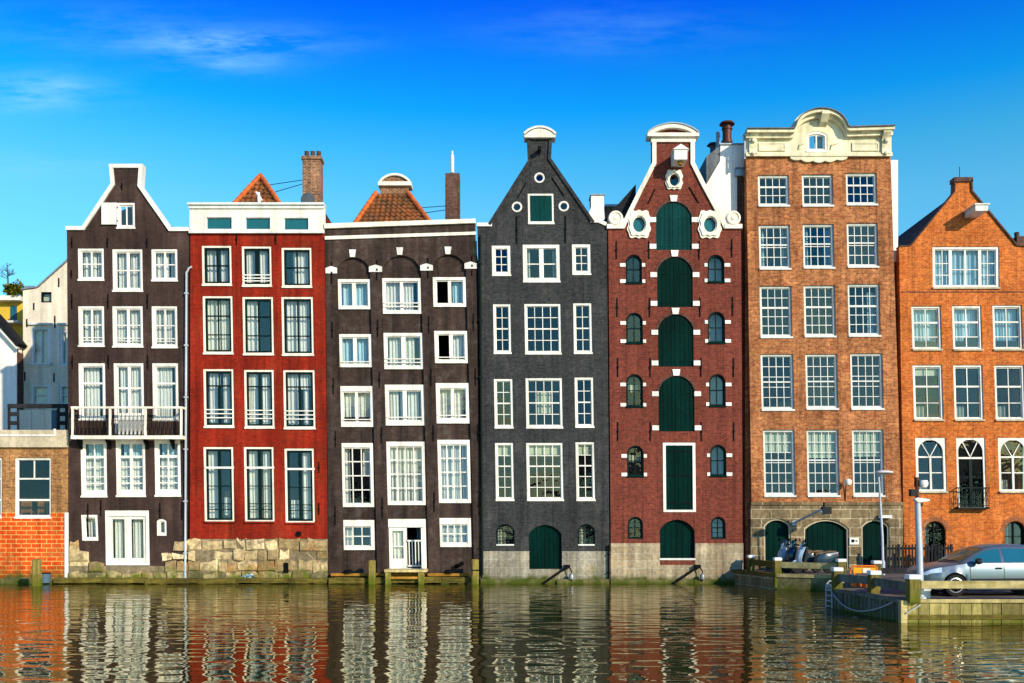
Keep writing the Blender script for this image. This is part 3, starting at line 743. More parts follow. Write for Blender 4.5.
# white beam end sticking up in front of the dormer
p0 = W(258.5, 193, .9); p1 = W(262, 206.5, .9)
MB().tube([(p0[0], .9, p0[1]), (p0[0] + .05, .75, p0[1] - .35), (p1[0], .6, p1[1] - .2)], .07, 8).tube([(p0[0] - .1, .85, p0[1] + .02), (p0[0] + .22, .7, p0[1] - .42)], .05, 6).build('hoist_hook', 'white', H)
def chimney(H, pxa, pxb, ytop, ybot, y, mat, pots=0, d=.7, name='chimney', cap=True):
    x0, zt = W(pxa, ytop, y); x1, zb = W(pxb, ybot, y)
    m = MB().box(x0, x1, y, y + d, zb - 1.2, zt - (.16 if cap else 0))
    if cap: m.box(x0 - .05, x1 + .05, y - .05, y + d + .05, zt - .158, zt)
    c = m.build(name, mat, H)
    if pots:
        for i in range(pots):
            x = x0 + (x1 - x0) * (i + .5) / pots
            MB().lathe((x, y + d / 2, zt), [(.10, 0.002), (.12, .05), (.11, .3), (.12, .34), (.08, .34)], 'z', 10).build('chimney_pot', 'dark_brick', c)
    return c
c = chimney(H, 302.3, 320.4, 156, 207, 2.6, 'chimney_brick', 3)
a = W(308, 200, 2.55); MB().lathe((a[0], 2.5, a[1]), [(.0, -.05), (.30, -.05), (.34, 0), (.30, .06)], 'y', 14).build('cowl', 'lead', c)
def wire(label, p, q, H):
    A = W(p[0], p[1], p[2]); B = W(q[0], q[1], q[2])
    return MB().tube([(A[0], p[2], A[1]), (B[0], q[2], B[1])], .018, 5).build('stay_wire', 'iron', H)
wire('', (269, 185, 2.2), (302.5, 180, 2.6), H); wire('', (275, 192, 2.2), (302.5, 184, 2.6), H)

# ---------------------------------------------------------------- 3 brown black house with three arched bays
H = H3 = house('brown black house with three tall arched bays and a tiled roof behind its parapet', 327, 480)
k = .022; bk = .13; holes = []
def w3(box, bars, cur, **kw):
    kw.setdefault('fw', .13); kw.setdefault('sill', 0)
    return window(H, box, yw=bk - .11, k=k, bars=bars, cur=cur, set_in=.03, sw=.05, **kw)
cc = [(.04, .42, 0, 1), (.56, .8, 0, 1)]
blue = [(.03, .46, 0, 1, 'curtain_blue'), (.54, .97, 0, 1, 'curtain_blue')]
holes += [w3((337, 279, 370.6, 309), [('v', .5, .17)], blue),
          w3((382, 278, 421, 313.6), [('v', .5, .14)], [(.02, .46, 0, 1), (.52, .85, 0, 1)], rails=(.7, .8)),
          w3((433, 277, 466, 306.6), [('v', .5, .15)], [(.6, 1, 0, 1, 'curtain_blue')], open_half='l'),
          w3((338, 334, 371.6, 367), [('v', .5, .17)], blue, rails=(.84,)),
          w3((383.4, 332.8, 423.4, 369), [('v', .5, .2)], cc, rails=(.72, .82)),
          w3((434.5, 330.8, 467.5, 363), [('v', .5, .17)], [(.58, 1, 0, 1)], open_half='l', rails=(.82,)),
          w3((339.5, 386, 373.3, 426.8), [('v', .5, .12)], [(0, .47, 0, .8), (.53, 1, 0, .8)], ft=.24, fb=.2, rails=(.82,)),
          w3((385, 384.6, 424.3, 425.4), [('v', .5, .18)], [(.0, .12, 0, 1, 'drape'), (.12, .3, 0, 1), (.35, .42, 0, 1), (.58, .9, 0, 1)], ft=.24, fb=.2, rails=(.8,)),
          w3((436, 383, 469, 423.3), [('v', .5, .14)], [(.04, .42, 0, 1), (.56, .9, 0, 1)], ft=.22, fb=.2, rails=(.8,)),
          w3((340.6, 443, 373.3, 507), grid(3, 4, .045), [(.0, .2, 0, 1), (.7, 1, 0, .5)], ft=.2, fb=.14),
          w3((386.3, 441.6, 425, 505), grid(4, 4, .045), [(0, .3, 0, 1), (.3, .62, 0, 1), (.62, 1, 0, 1)], ft=.2, fb=.14),
          w3((437.3, 439.8, 470.3, 503), grid(4, 4, .045), [(0, .4, 0, 1), (.4, .75, 0, 1), (.8, 1, 0, 1)], ft=.2, fb=.14),
          w3((340, 520, 374.3, 550), grid(3, 2, .045), [(0, .3, 0, 1)], ft=.28, fw=.16),
          w3((437.6, 518, 471, 547), grid(4, 2, .045), [(0, .4, 0, 1), (.42, .7, 0, 1), (.75, 1, 0, 1)], ft=.28, fw=.16)]
dx0, dz1 = W(386.3, 519); dx1, dz0 = W(426, 569)
MB.shear = (k, (dz0 + dz1) / 2); dh = shear_pts(rect(dx0, dx1, dz0, dz1))
d = MB().prism(rect(dx0, dx1, dz0, dz1), .02, .2, [rect(dx0 + .1, dx1 - .1, dz0 + .04, dz1 - .38)]).build('doorway', 'white', H)
mid = (dx0 + dx1) / 2 + .03
zt_ = dz1 - .40; zb_ = dz0 + .05
lf = MB().prism(rect(dx0 + .12, mid, zb_, zt_), .06, .12, [rect(dx0 + .28, mid - .16, zb_ + .42, zt_ - .14)]).box(dx0 + .28, mid - .16, .08, .11, zb_ + .95, zb_ + 1.0).build('door_leaf', 'white', d)
MB().box(dx0 + .285, mid - .165, .085, .09, zb_ + .425, zt_ - .145).build('pane', 'glass', lf)
curtain_mesh(dx0 + .28, mid - .16, zb_ + .42, zt_ - .14, .22, 5).build('curtain', 'curtain', lf, smooth=True)
ol = MB().prism([(-.62, zb_), (.05, zb_), (.05, zt_), (-.62, zt_)], dx1 - .16, dx1 - .11, [[(-.5, zb_ + .42), (-.07, zb_ + .42), (-.07, zt_ - .14), (-.5, zt_ - .14)]], axis='x').build('open_door_leaf', 'white', d)
MB().prism([(-.505, zb_ + .415), (-.065, zb_ + .415), (-.065, zt_ - .135), (-.505, zt_ - .135)], dx1 - .14, dx1 - .132, axis='x').build('pane', 'glass', ol)
rr = MB(); rr.box(mid + .02, dx1 - .17, -.02, .03, zb_ + 1.2, zb_ + 1.27).box(mid + .02, dx1 - .17, -.02, .03, zb_ + .06, zb_ + .12)
for i in range(5):
    x = mid + .08 + i * (dx1 - .3 - mid) / 4; rr.box(x, x + .045, -.012, .022, zb_ + .12, zb_ + 1.2)
rr.build('guard_rail', 'white', d)
curtain_mesh(dx1 - .45, dx1 - .2, zb_, zt_, .5, 9).build('curtain', 'planter', d, smooth=True)
MB.shear = None
holes.append(dh)
facade(H, [(328, 592), (482.2, 592), (476.5, 240), (325, 240)], holes, 'h3', y0=bk, y1=.34, name='bay_wall')
bays = []
for (xa, xb, xa2, xb2, yt) in ((337.5, 370, 344.3, 377.3, 257.5), (381.8, 421, 389.5, 428.8, 255.5), (432.3, 466, 441, 474.5, 254.5)):
    t = arch(W(xa, 0)[0], W(xb, 0)[0], W(0, 300)[1], W(0, yt)[1], .62 if xb - xa < 36 else .75)
    b0 = (W(xa2, 0)[0], W(0, 575)[1]); b1 = (W(xb2, 0)[0], W(0, 575)[1])
    bays.append([b0, b1] + t[2:])
facade(H, [(329, 592), (481.6, 592), (475.3, 221), (325, 225)], bays, 'h3', y0=0, y1=bk - .003)
MB().prism(pxs([(324.6, 229), (475.5, 223.6), (475.5, 219.4), (324.6, 224.2)]), -.12, .4).build('coping', 'cream_white', H)
MB().prism(pxs([(325, 240), (475.8, 235), (475.8, 232), (325, 236.6)]), -.07, -.002).build('string_course', 'cream_white', H)
for (a, b) in ((352.5, 253.5), (399.8, 251.3), (448, 250.6)):
    x, z = W(a, b); MB().prism([(x - .11, z - .17), (x + .11, z - .17), (x + .155, z + .17), (x - .155, z + .17)], -.05, -.003).build('keystone', 'white_old', H)
for (a, b, c) in ((331.4, 270, 11.5), (375.6, 268.6, 13), (426.6, 267.3, 12.6), (470.6, 265.4, 12.2)):
    x, z = W(a, b); h = c / 44
    MB().prism([(x - h, z - .16), (x + h, z - .16), (x + h, z + .08), (x, z + .17), (x - h, z + .08)], -.05, -.003).build('impost_block', 'white_old', H)
anchors(H, [(331.7, 262, 284), (377, 260, 280), (428, 258, 278), (472, 256, 276), (332.3, 322, 338), (377.8, 320, 337), (429, 316, 333), (473.5, 314, 331),
            (333.5, 378, 394), (379.5, 372, 388), (431, 369, 386), (475.5, 368, 386), (335.6, 431, 447), (381.5, 427, 443), (433.3, 425, 441), (478, 424, 442),
            (335.2, 506, 525), (382.3, 498, 518), (434.3, 492, 512), (479, 495, 515)])
body(H, 327, 474.5, 228, 'h3', rooms=(322, 376, 434, 513))
x, z = W(459, 565); MB().tube([(x - .15, -.03, z - .05), (x + .05, -.2, z), (x + .2, -.22, z + .12)], .09, 8).build('outlet_pipe', 'iron', H)
# tiled front slope and the small arched dormer above it
y = 1.4; y2 = 3.0
c4 = [W(357, 222, y), W(429, 222, y), W(408.2, 194, y2), W(376.2, 194, y2)]
P4 = [Vector((c4[0][0], y, c4[0][1])), Vector((c4[1][0], y, c4[1][1])), Vector((c4[2][0], y2, c4[2][1])), Vector((c4[3][0], y2, c4[3][1]))]
vl = (P4[0] - P4[3]).normalized(); vr = (P4[1] - P4[2]).normalized()
P4[0] += vl * 1.3; P4[1] += vr * 1.3
dr = tile_slope(P4).build('tiled_roof', 'tile', H, smooth=True)
for A, B in ((P4[0], P4[3]), (P4[1], P4[2])):
    rt = MB(); n = int((A - B).length / .34)
    for i in range(n):
        off = Vector((0, -.05, .05)); rt.tube([A.lerp(B, i / n) + off, A.lerp(B, (i + 1.08) / n) + off], [.12, .1], 8)
    rt.build('ridge_tiles', 'ridge_tile', dr, smooth=True)
m = MB()
m.poly([tuple(P4[0]), tuple(P4[3]), (P4[3].x, 8.6, P4[3].z), (P4[0].x, 8.6, P4[0].z)]); m.poly([tuple(P4[1]), tuple(P4[2]), (P4[2].x, 8.6, P4[2].z), (P4[1].x, 8.6, P4[1].z)])
m.poly([tuple(P4[3]), tuple(P4[2]), (P4[2].x, 8.6, P4[2].z), (P4[3].x, 8.6, P4[3].z)]); m.build('roof_slope', 'black_roof', H)
y = 3.05
x0, z0 = W(380.5, 196, y); x1, z1 = W(408.5, 186, y)
g = MB().box(x0, x1, y, y + .6, z0 - .4, z1).build('gable_top', 'chimney_brick', H)
xa = W(378.5, 0, y)[0]; xb = W(411.5, 0, y)[0]; zc = W(0, 186.3, y)[1]; zt = W(0, 174, y)[1]; zl = W(0, 182.5, y)[1]
MB().box(xa, xb, y - .16, y + .66, zc, zl).build('cornice', 'cream_white', g)
MB().strip(arch(xa + .05, xb - .05, zl + .002, zt, (zt - zl) * .85)[2:], .10, y - .14, y + .64).build('arched_hood', 'cream_white', g)
MB().prism(arch(xa + .16, xb - .16, zl + .003, zt - .12, (zt - zl) * .7), y - .02, y + .5).build('tympanum', 'chimney_brick', g)
c = chimney(H, 445.2, 459.4, 173, 219, 2.2, 'dark_brick', cap=False)
a = W(452.2, 173, 2.5); MB().lathe((a[0], 2.5, a[1]), [(.09, .002), (.09, .85), (.05, .86), (.05, 1.05), (.0, 1.05)], 'z', 10).build('flue_pipe', 'grey_white', c)
wire('', (418, 208, 2.0), (445.3, 206, 2.2), H); wire('', (424, 213, 2.0), (445.3, 210, 2.2), H)

# ---------------------------------------------------------------- 4 charcoal house
H = H4 = house('charcoal brick house with plain pointed gable, arched white cap and small round attic windows', 480, 609)
k = .018; holes = []
def w4(box, bars, **kw):
    kw.setdefault('fw', .10)
    return window(H, box, k=k, bars=bars, sw=.03, set_in=.03, sill=.02, glass='glass_dark', **kw)
holes += [w4((528, 193.3, 554, 223.2), [], fw=.09)]
MBx = None
holes += [w4((492, 245.3, 510.7, 275), grid(2, 3, .032) , fw=.14), w4((523, 244.3, 560, 281.5), [('v', .5, .2), ('h', .52, .05)], fw=.16, cur=[(.0, .12, 0, 1), (.88, 1, 0, 1)]),
          w4((572.2, 244, 590.8, 274), grid(2, 3, .032), fw=.14)]
for rows, bx in ((4, (((493.5, 304, 511, 353), (524.8, 303.7, 561, 353.5), (573.6, 303, 592, 353)))), (4, ((494.3, 378.8, 513, 427.5), (526, 378, 562.5, 427.5), (575, 377.3, 593.7, 426.8))),
                 (5, ((495.5, 442.8, 513.7, 500), (526.7, 442.8, 563.2, 500), (576, 442, 594.8, 500)))):
    for i, b in enumerate(bx):
        kw = {}
        if rows == 4 and b[1] > 370 and i == 1: kw = dict(cur=[(.30, .72, .22, .72, 'blind')])
        if rows == 5: kw = dict(blind=.2 if i != 1 else .18)
        holes.append(w4(b, grid(4 if i == 1 else 2, rows, .032) + [('h', .5 if rows == 4 else .4, .06)], **kw))
for b in ((496, 524, 514.5, 545.5), (577.7, 524, 595, 545.5)):
    holes.append(window(H, b, k=k, fmat='sash_green', fw=.04, sw=.03, rise=.3, bars=grid(3, 3, .03), set_in=.1, sill=.0, glass='glass_dark', cur=[(.0, .5, 0.1, 1, 'drape')]))
    x0, z = W(b[0], b[3]); x1 = W(b[2], 0)[0]; MB().box(x0 + .02, x1 - .02, -.03, .09, z - .005, z + .06).build('sill', 'grey_white', H)
def planked_door(H, box, rise, mat, k=0.0, inset=.1, y0=0.0, name='door', hinges=(), planks=6, hmat=None, split=True):
    x0, z1 = W(box[0], box[1], y0); x1, z0 = W(box[2], box[3], y0)
    MB.shear = (k, (z0 + z1) / 2) if k else None
    ol = arch(x0, x1, z0, z1, rise); hole = shear_pts(ol)
    d = MB().prism(ol, y0 + inset + .012, y0 + inset + .08).build(name, mat, H)
    b = MB(); wd = (x1 - x0) / planks
    for i in range(planks):
        xa = x0 + i * wd + .008; xb = x0 + (i + 1) * wd - .008
        def tp(x):
            if not rise: return z1
            pl = ol[2:]
            for p, q in zip(pl, pl[1:]):
                if q[0] <= x <= p[0]: return q[1] + (x - q[0]) / max(1e-6, p[0] - q[0]) * (p[1] - q[1])
            return z1 - rise
        ts = [(xb - (xb - xa) * t / 4, tp(xb - (xb - xa) * t / 4)) for t in range(5)]
        b.prism([(xa, z0), (xb, z0)] + ts, y0 + inset - .012, y0 + inset + .011)
    b.build('boards', mat, d)
    hm = hmat or 'iron'
    for hz in hinges:
        z = z1 - (z1 - z0) * hz
        m = MB(); m.box(x0 + .02, x0 + (x1 - x0) * .42, y0 + inset - .03, y0 + inset - .013, z - .022, z + .022)
        m.box(x1 - (x1 - x0) * .42, x1 - .02, y0 + inset - .03, y0 + inset - .013, z - .022, z + .022); m.build('strap_hinge', hm, d)
    if split:
        xm = (x0 + x1) / 2; MB().box(xm - .03, xm + .03, y0 + inset - .035, y0 + inset - .0125, z0 + .02, z1 - .03).build('cover_strip', mat, d)
    MB.shear = None
    return hole
holes.append(planked_door(H, (529, 525, 561.7, 569), .42, 'green', k, inset=.16, planks=8))
# round windows
def round_window(H, px, py, r_px, yw=0.0, mat='white_old', glass='glass_dark'):
    x, z = W(px, py, yw); r = r_px / 22
    f = MB().prism(ellipse(x, z, r, r), yw - .02, yw + .15, [ellipse(x, z, r * .68, r * .68)]).build('round_window', mat, H)
    MB().prism(ellipse(x, z, r * .67, r * .67), yw + .06, yw + .066).build('pane', glass, f)
    return ellipse(x, z, r * .98, r * .98)
for (a, b) in ((539.5, 177.8), (517, 207), (563.8, 206.3)): holes.append(round_window(H, a, b, 5.2))
O = [(483, 575), (609.6, 575), (607, 226), (594.6, 222.5), (551, 158), (552.2, 139), (527, 139), (528, 160), (488, 224.5), (477.4, 226)]
facade(H, O, [h for h in holes], 'h4', y0=.006)
x0, z1 = W(528, 193.3); x1, z0 = W(554, 223.2); x0 += .1; x1 -= .1; z0 += .1; z1 -= .1
MB().box(x0, x1, .05, .085, z0, z1).box((x0 + x1) / 2 - .03, (x0 + x1) / 2 + .03, .03, .049, z0, z1).build('shutter', 'teal', H)
dh = [W(529, 569), W(561.7, 569)]
xa = W(482.5, 0)[0]; xb = W(610.2, 0)[0]; zt = W(0, 551.3)[1]
MB.shear = None
x0 = W(529.2, 0)[0]; x1 = W(562, 0)[0]; zd = W(0, 569)[1]
MB().prism([(xa, -.3), (xb, -.3), (xb, zt), (x1, zt), (x1, zd), (x0, zd), (x0, zt), (xa, zt)], -.025, .29).build('stone_base', 'ashlar', H)
for s in ([(477, 226.5), (487, 226.5), (492, 226.5)], [(590.5, 222.8), (598, 222.8), (605.5, 226)]):
    MB().strip(pxs(s), .16, -.06, .34).build('shoulder_stone', 'white', H)
MB().strip(pxs([(488, 224), (528, 160.5), (527, 139)]), -.14, -.07, .36).build('coping', 'h4', H)
MB().strip(pxs([(552.2, 139), (551, 158.5), (594.6, 222)]), -.14, -.07, .36).build('coping', 'h4', H)
x0, zb = W(524.3, 139); x1, _ = W(555.3, 139); zm = W(0, 136.6)[1]; zt = W(0, 129.6)[1]
cp = MB().box(x0, x1, -.2, .45, zb, zm).build('chimney_cap', 'cream_white', H)
MB().prism(arch(x0 + .08, x1 - .08, zm + .002, zt, zt - zm - .04), -.13, .42).build('arched_hood', 'cream_white', cp)
MB().strip(arch(x0 + .02, x1 - .02, zm + .003, zt + .03, zt - zm - .02)[2:], -.09, -.18, .44).build('hood_moulding', 'white', cp)
body(H, 478.5, 606.5, 226, 'h4', roof=[(484, 228), (491, 226), (540, 150), (592, 226), (601, 228)], rooms=(236, 292, 366, 435, 512))
x, z = W(539.2, 152); MB().box(x - .07, x + .07, -.5, .0, z - .08, z + .08).tube([(x, -.45, z - .05), (x, -.45, z - .4)], .02, 6).build('hoist_beam', 'iron', H)
def slant(H, a, b, yw=0.0):
    A = W(*a); B = W(*b); MB().tube([(A[0], yw - .02, A[1]), (B[0], yw - .02, B[1])], .028, 5).build('wall_anchor', 'iron', H)
slant(H, (526, 183), (517.5, 198)); slant(H, (552, 178), (564, 196))
anchors(H, [(516.7, 216, 244), (565.5, 216, 243)])
# ---------------------------------------------------------------- 5 plum red warehouse
H = H5 = house('plum red brick warehouse with white bell gable and a column of green arched doors', 609, 743)
k = .009; holes = []
for i, (b, t) in enumerate((((656, 202, 691.7, 250), 'teal'), ((657, 257, 692.7, 307), 'green'), ((658, 314.6, 693.4, 366.6), 'green'), ((658.6, 376, 694.4, 431.4), 'green'))):
    holes.append(planked_door(H, b, .75, t, k, inset=.07, name='loading_door', hinges=(.33, .9), planks=8, hmat=t))
    x0, z1 = W(b[0], b[1]); x1, z0 = W(b[2], b[3]); xm = (x0 + x1) / 2
    MB.shear = (k, (z0 + z1) / 2)
    MB().prism([(xm - .13, z1 + .015), (xm + .13, z1 + .015), (xm + .18, z1 + .30), (xm - .18, z1 + .30)], -.05, .01).build('keystone', 'white', H)
    zs = z1 - .78
    for (xa, xb) in ((x0 - .30, x0 + .0), (x1 - .0, x1 + .30)):
        MB().box(xa, xb, -.04, .01, zs - .14, zs + .08).build('impost_block', 'white', H)
        MB().box(xa, xb, -.04, .01, z0 + .05, z0 + .27).build('corner_block', 'white', H)
    MB().strip(arch(x0 - .02, x1 + .02, z0, z1 + .014, .76)[2:], -.08, -.015, .01).build('brick_arch', 'h6l' if False else 'dark_brick', H)
    MB.shear = None
# tall framed door
b = (663, 442.8, 695.5, 512)
x0, z1 = W(b[0], b[1]); x1, z0 = W(b[2], b[3])
MB.shear = (k, (z0 + z1) / 2); holes.append(shear_pts(rect(x0, x1, z0, z1)))
MB().prism(rect(x0, x1, z0, z1), -.03, .2, [rect(x0 + .13, x1 - .13, z0 + .1, z1 - .12)]).build('door_frame', 'white', H)
MB.shear = None
planked_door(H, (b[0] + 2.9, b[1] + 2.7, b[2] - 2.9, b[3] - 2.3), 0, 'green', k, inset=.05, name='loading_door', hinges=(.09, .47, .9), planks=6, hmat='iron')
holes.append(planked_door(H, (659.7, 519.7, 694.7, 560), .5, 'green', k, inset=.2, planks=6, split=False, name='basement_door'))
for (a, b_) in (((625.6, 254.5, 642, 283), (707.5, 254.5, 724.4, 282.3)), ((626, 312.5, 642.8, 343), (707.9, 311.5, 725, 342.8)), ((626, 374, 643, 406.6), (709, 374, 725.6, 406)),
               ((627, 445.4, 643.7, 476.3), (710, 444.7, 726.3, 476)), ((627.7, 516.6, 643, 539), (711, 516.6, 725.6, 539))):
    for q, b in enumerate((a, b_)):
        low = b[1] > 510
        holes.append(window(H, b, k=k, fmat='sash_green', fw=.06, sw=.035, rise=.38, bars=[('v', .5, .05), ('h', .5, .05)] + ([('h', .25, .02), ('h', .75, .02)] if low else []), set_in=.07, sill=.04 if not low else 0,
                     sillmat='green', glass='glass_dark', cur=[(0, 1, .28, .52, 'blind')] if (b[1] > 370 and q == 0 and b[1] < 500) else []))
        if low: continue
        x0, z1 = W(b[0], b[1]); x1, z0 = W(b[2], b[3])
        MB.shear = (k, (z0 + z1) / 2)
        for (xa, xb) in ((x0 - .26, x0 - .002), (x1 + .002, x1 + .26)):
            inner = (xa < x0) == (q == 1)
            wd = .26 if not inner else .14
            if xa < x0: xa = x0 - wd
            else: xb = x1 + wd
            MB().box(xa, xb, -.035, .01, z1 - .56, z1 - .40).build('impost_block', 'white', H)
            MB().box(xa, xb, -.035, .01, z0 + .0, z0 + .16).build('corner_block', 'white', H)
        MB.shear = None
# ornate oval windows
def ornate(H, px, py, wpx, hpx, iw, ih, mat, lobes=10):
    x, z = W(px, py); a, b = wpx / 44, hpx / 44
    def outl(g):
        n = 72; pts = []
        for i in range(n):
            t = 2 * math.pi * i / n
            q = 3.2; c, s_ = math.cos(t), math.sin(t)
            r = (abs(c) ** q + abs(s_) ** q) ** (-1 / q)
            wv = 1 + .055 * math.cos(lobes * t + math.pi) + .035 * math.cos(4 * t + math.pi)
            pts.append((x + a * g * r * c * wv, z + b * g * r * s_ * wv))
        return pts
    hol = ellipse(x, z - .02, iw / 44, ih / 44)
    f = MB().prism(outl(1.0), -.07, .18, [hol]).build('oval_window', 'cream_white', H)
    MB().prism(outl(.84), -.125, -.072, [ellipse(x, z - .02, iw / 44 + .05, ih / 44 + .05)]).build('scrollwork', 'cream_white', f)
    MB().prism(ellipse(x, z - .02, iw / 44 + .01, ih / 44 + .01), .09, .096).build('pane', mat, f)
    return hol
for c in ((638.8, 224.5, 23, 28, 12, 15), (709.6, 224.6, 23, 28, 12, 15)): holes.append(ornate(H, *c, 'pane_teal'))
holes.append(ornate(H, 674, 180, 17, 19.5, 9, 12, 'glass_dark'))
O = [(611, 543.4), (742.7, 543.4), (741, 222), (727, 226), (694.6, 163.5), (694.5, 138), (652, 138), (652, 163.5), (621, 226), (608.2, 222)]
x0 = W(659.9, 0)[0]; x1 = W(694.9, 0)[0]; zd = W(0, 560)[1]; zt = W(0, 543.2)[1]
def split_hole(h): return h
facade(H, [(611, 563), (742.9, 563)] + O[2:], holes, 'h5', y0=.004)
xa = W(610.8, 0)[0]; xb = W(743.2, 0)[0]
MB().prism([(xa, -.3), (xb, -.3), (xb, zt), (x1, zt), (x1, zd), (x0, zd), (x0, zt), (xa, zt)], -.03, .002).build('stone_base', 'tan_ashlar', H)
MB().box(x0 - .03, x1 + .03, -.06, .19, zd + .002, zd + .08).build('door_sill', 'grey_white', H)
MB().box(x0 - .0, x1 + .0, -.036, -.031, zd - .22, zd - .02).build('brick_strip', 'h5', H)
# white coping of the bell gable
L = [(652, 139), (652, 163), (641, 185), (628, 211), (620.5, 227)]
Rr = [(694.5, 139), (694.6, 163), (705, 184), (718, 208), (727.5, 227)]
MB().strip(pxs(L), .19, -.09, .36).build('coping', 'cream_white', H)
MB().strip(pxs(Rr), -.19, -.09, .36).build('coping', 'cream_white', H)
x0, z = W(651, 142); x1, z1 = W(695.5, 138.2)
MB().box(x0, x1, -.095, .3, z - .02, z1).build('frieze', 'cream_white', H)
x0, z0 = W(646.8, 138); x1, z1 = W(698.2, 134.6); zt = W(0, 125.6)[1]
cp = MB().box(x0, x1, -.24, .45, z0, z1).build('pediment', 'cream_white', H)
MB().strip(arch(x0 + .04, x1 - .04, z1 - .12, zt, zt - z1 - .04)[2:], .17, -.22, .43).build('arched_hood', 'cream_white', cp)
MB().strip(arch(x0 + .0, x1 - .0, z1 - .10, zt + .06, zt - z1 - .0)[2:], .055, -.27, .44).build('hood_moulding', 'zinc', cp)
MB().prism(arch(x0 + .22, x1 - .22, z1 + .003, zt - .16, zt - z1 - .22), .0, .3).build('tympanum', 'h5', cp)
for (cx, sg) in ((615.5, 1), (733, -1)):
    x, z = W(cx, 218.5)
    m = MB().lathe((x, .05, z), [(.0, -.21), (.1, -.20), (.12, -.16), (.2, -.17), (.24, -.21), (.31, -.20), (.335, -.14), (.335, .2)], 'y', 20)
    m.box(x - .40, x + .40, -.12, .3, z - .48, z - .28)
    m.prism([(x + sg * .05, z - .28), (x + sg * .5, z - .28), (x + sg * .40, z - .05), (x + sg * .30, z + .02)], -.08, .28)
    m.build('shoulder_scroll', 'cream_white', H)
# hoist beam with its little roof
x, z = W(677.5, 161)
hb = MB().box(x - .30, x + .28, -.95, .0, z - .28, z + .16).build('hoist_housing', 'white_old', H)
MB().prism([(x - .38, z + .162), (x + .36, z + .162), (x - .01, z + .40)], -1.0, .0).build('hoist_roof', 'grey_white', hb)
MB().lathe((x, -.7, z - .30), [(.0, -.14), (.1, -.14), (.12, .0), (.0, .0)], 'z', 8).build('pulley', 'orange_wood', hb)
slant(H, (655, 189), (648, 204)); slant(H, (689, 187), (698.5, 203))
anchors(H, [(616.4, 241, 259), (648.8, 241, 259), (699, 241, 259), (731.8, 239, 257), (617.2, 298, 317), (649.6, 298, 317), (700, 298, 317), (732.6, 297, 316),
            (617.8, 358, 377), (650.2, 358, 377), (701, 358, 377), (733.5, 358, 377), (617.8, 422, 441), (650.4, 422, 441), (701.4, 422, 441), (733.7, 422, 441)])
body(H, 609, 740.5, 226, 'h5', roof=[(610, 229), (620, 229), (673, 128), (728, 229), (739, 229)], rooms=(252, 309, 369, 436, 514))
MB().prism(pxs([(601, 240), (606, 216), (637, 181), (637, 240)]), .42, 5.5).build('rear_roof', 'black_roof', H)

# ---------------------------------------------------------------- 6 yellow brown house
H = H6 = house('tall yellow brown brick house with cream cornice arched in the middle and many paned windows', 746, 902)
k = .0225; holes = []
rowsH6 = (((758, 175, 789, 206), (802, 174.4, 833, 206), (846, 173, 877, 204.8), 3, .36), ((759, 225, 790.3, 269), (803, 224, 834, 268), (847, 223, 878, 267), 4, .44),
          ((760, 286, 791.8, 337.4), (804, 285.3, 835.4, 336.6), (848, 284, 880, 336), 5, .42), ((761, 354, 793.6, 410), (805.7, 354, 837.7, 409), (850.6, 353.3, 883, 409), 5, .5),
          ((763.5, 429.7, 795, 496), (807, 429.7, 839, 496), (852.5, 429.4, 884, 496), 6, .46))
for ri, (a, b, c, n, mr) in enumerate(rowsH6):
    for ci, bx in enumerate((a, b, c)):
        cur = []
        if (ri, ci) in ((1, 1), (1, 0)): cur = [(0, .2, 0, 1, 'curtain_blue'), (.82, 1, 0, 1, 'curtain_blue')]
        if (ri, ci) == (2, 2): cur = [(.72, 1, .1, 1, 'curtain_blue')]
        holes.append(window(H, bx, k=k, fmat='grey_white', fw=.085, ft=.09, fb=.12, sw=.035, bars=grid(4, n, .032) + [('h', mr, .06)], set_in=.07, sill=.07, glass='glass_dark',
                     blind=(.33, .42, .40)[ci] if ri == 4 else 0, cur=cur))
        x0, z1 = W(bx[0] - 3, bx[1] - .4); x1, _ = W(bx[2] + 3, 0)
        MB().prism([(x0 + .1, z1 + .02), (x1 - .1, z1 + .02), (x1 + .02, z1 + .42), (x0 - .02, z1 + .42)], -.006, .02).build('brick_lintel', 'h6l', H)
facade(H, [(751.5, 503), (901.3, 503), (890.3, 150), (746, 150)], holes, 'h6', y0=-.02)
# stone ground floor with three garage doors
dh = [planked_door(H, b, r, 'green', .01, inset=.22, y0=-.06, planks=n, split=False, name='garage_door') for b, r, n in
      (((764, 518.7, 791, 569), .32, 5), ((804, 519.5, 849, 569), .42, 9), ((861.6, 519.5, 889.7, 569), .32, 5))]
xa = W(750.5, 0)[0]; xb = W(902.5, 0)[0]; zt = W(0, 505)[1]
MB().prism(rect(xa, xb, .3, zt), -.06, .3, dh).build('stone_base', 'quoin', H)
MB().box(xa, xb, -.12, .2, zt + .003, zt + .13).build('string_course', 'quoin', H)
for b in ((764, 518.7, 791, 569, .32), (804, 519.5, 849, 569, .42), (861.6, 519.5, 889.7, 569, .32)):
    x0, z1 = W(b[0], b[1], -.06); x1, z0 = W(b[2], b[3], -.06)
    MB.shear = (.01, (z0 + z1) / 2)
    MB().prism(arch(x0 + .002, x1 - .002, .62, z1 - .002, b[4]), .0, .12, [arch(x0 + .07, x1 - .07, .6, z1 - .07, b[4] - .03)]).build('door_frame', 'sill_stone', H)
    MB().strip(arch(x0 - .03, x1 + .03, z0, z1 + .02, b[4])[2:], -.34, -.075, -.061).build('voussoirs', 'quoin', H)
    MB.shear = None
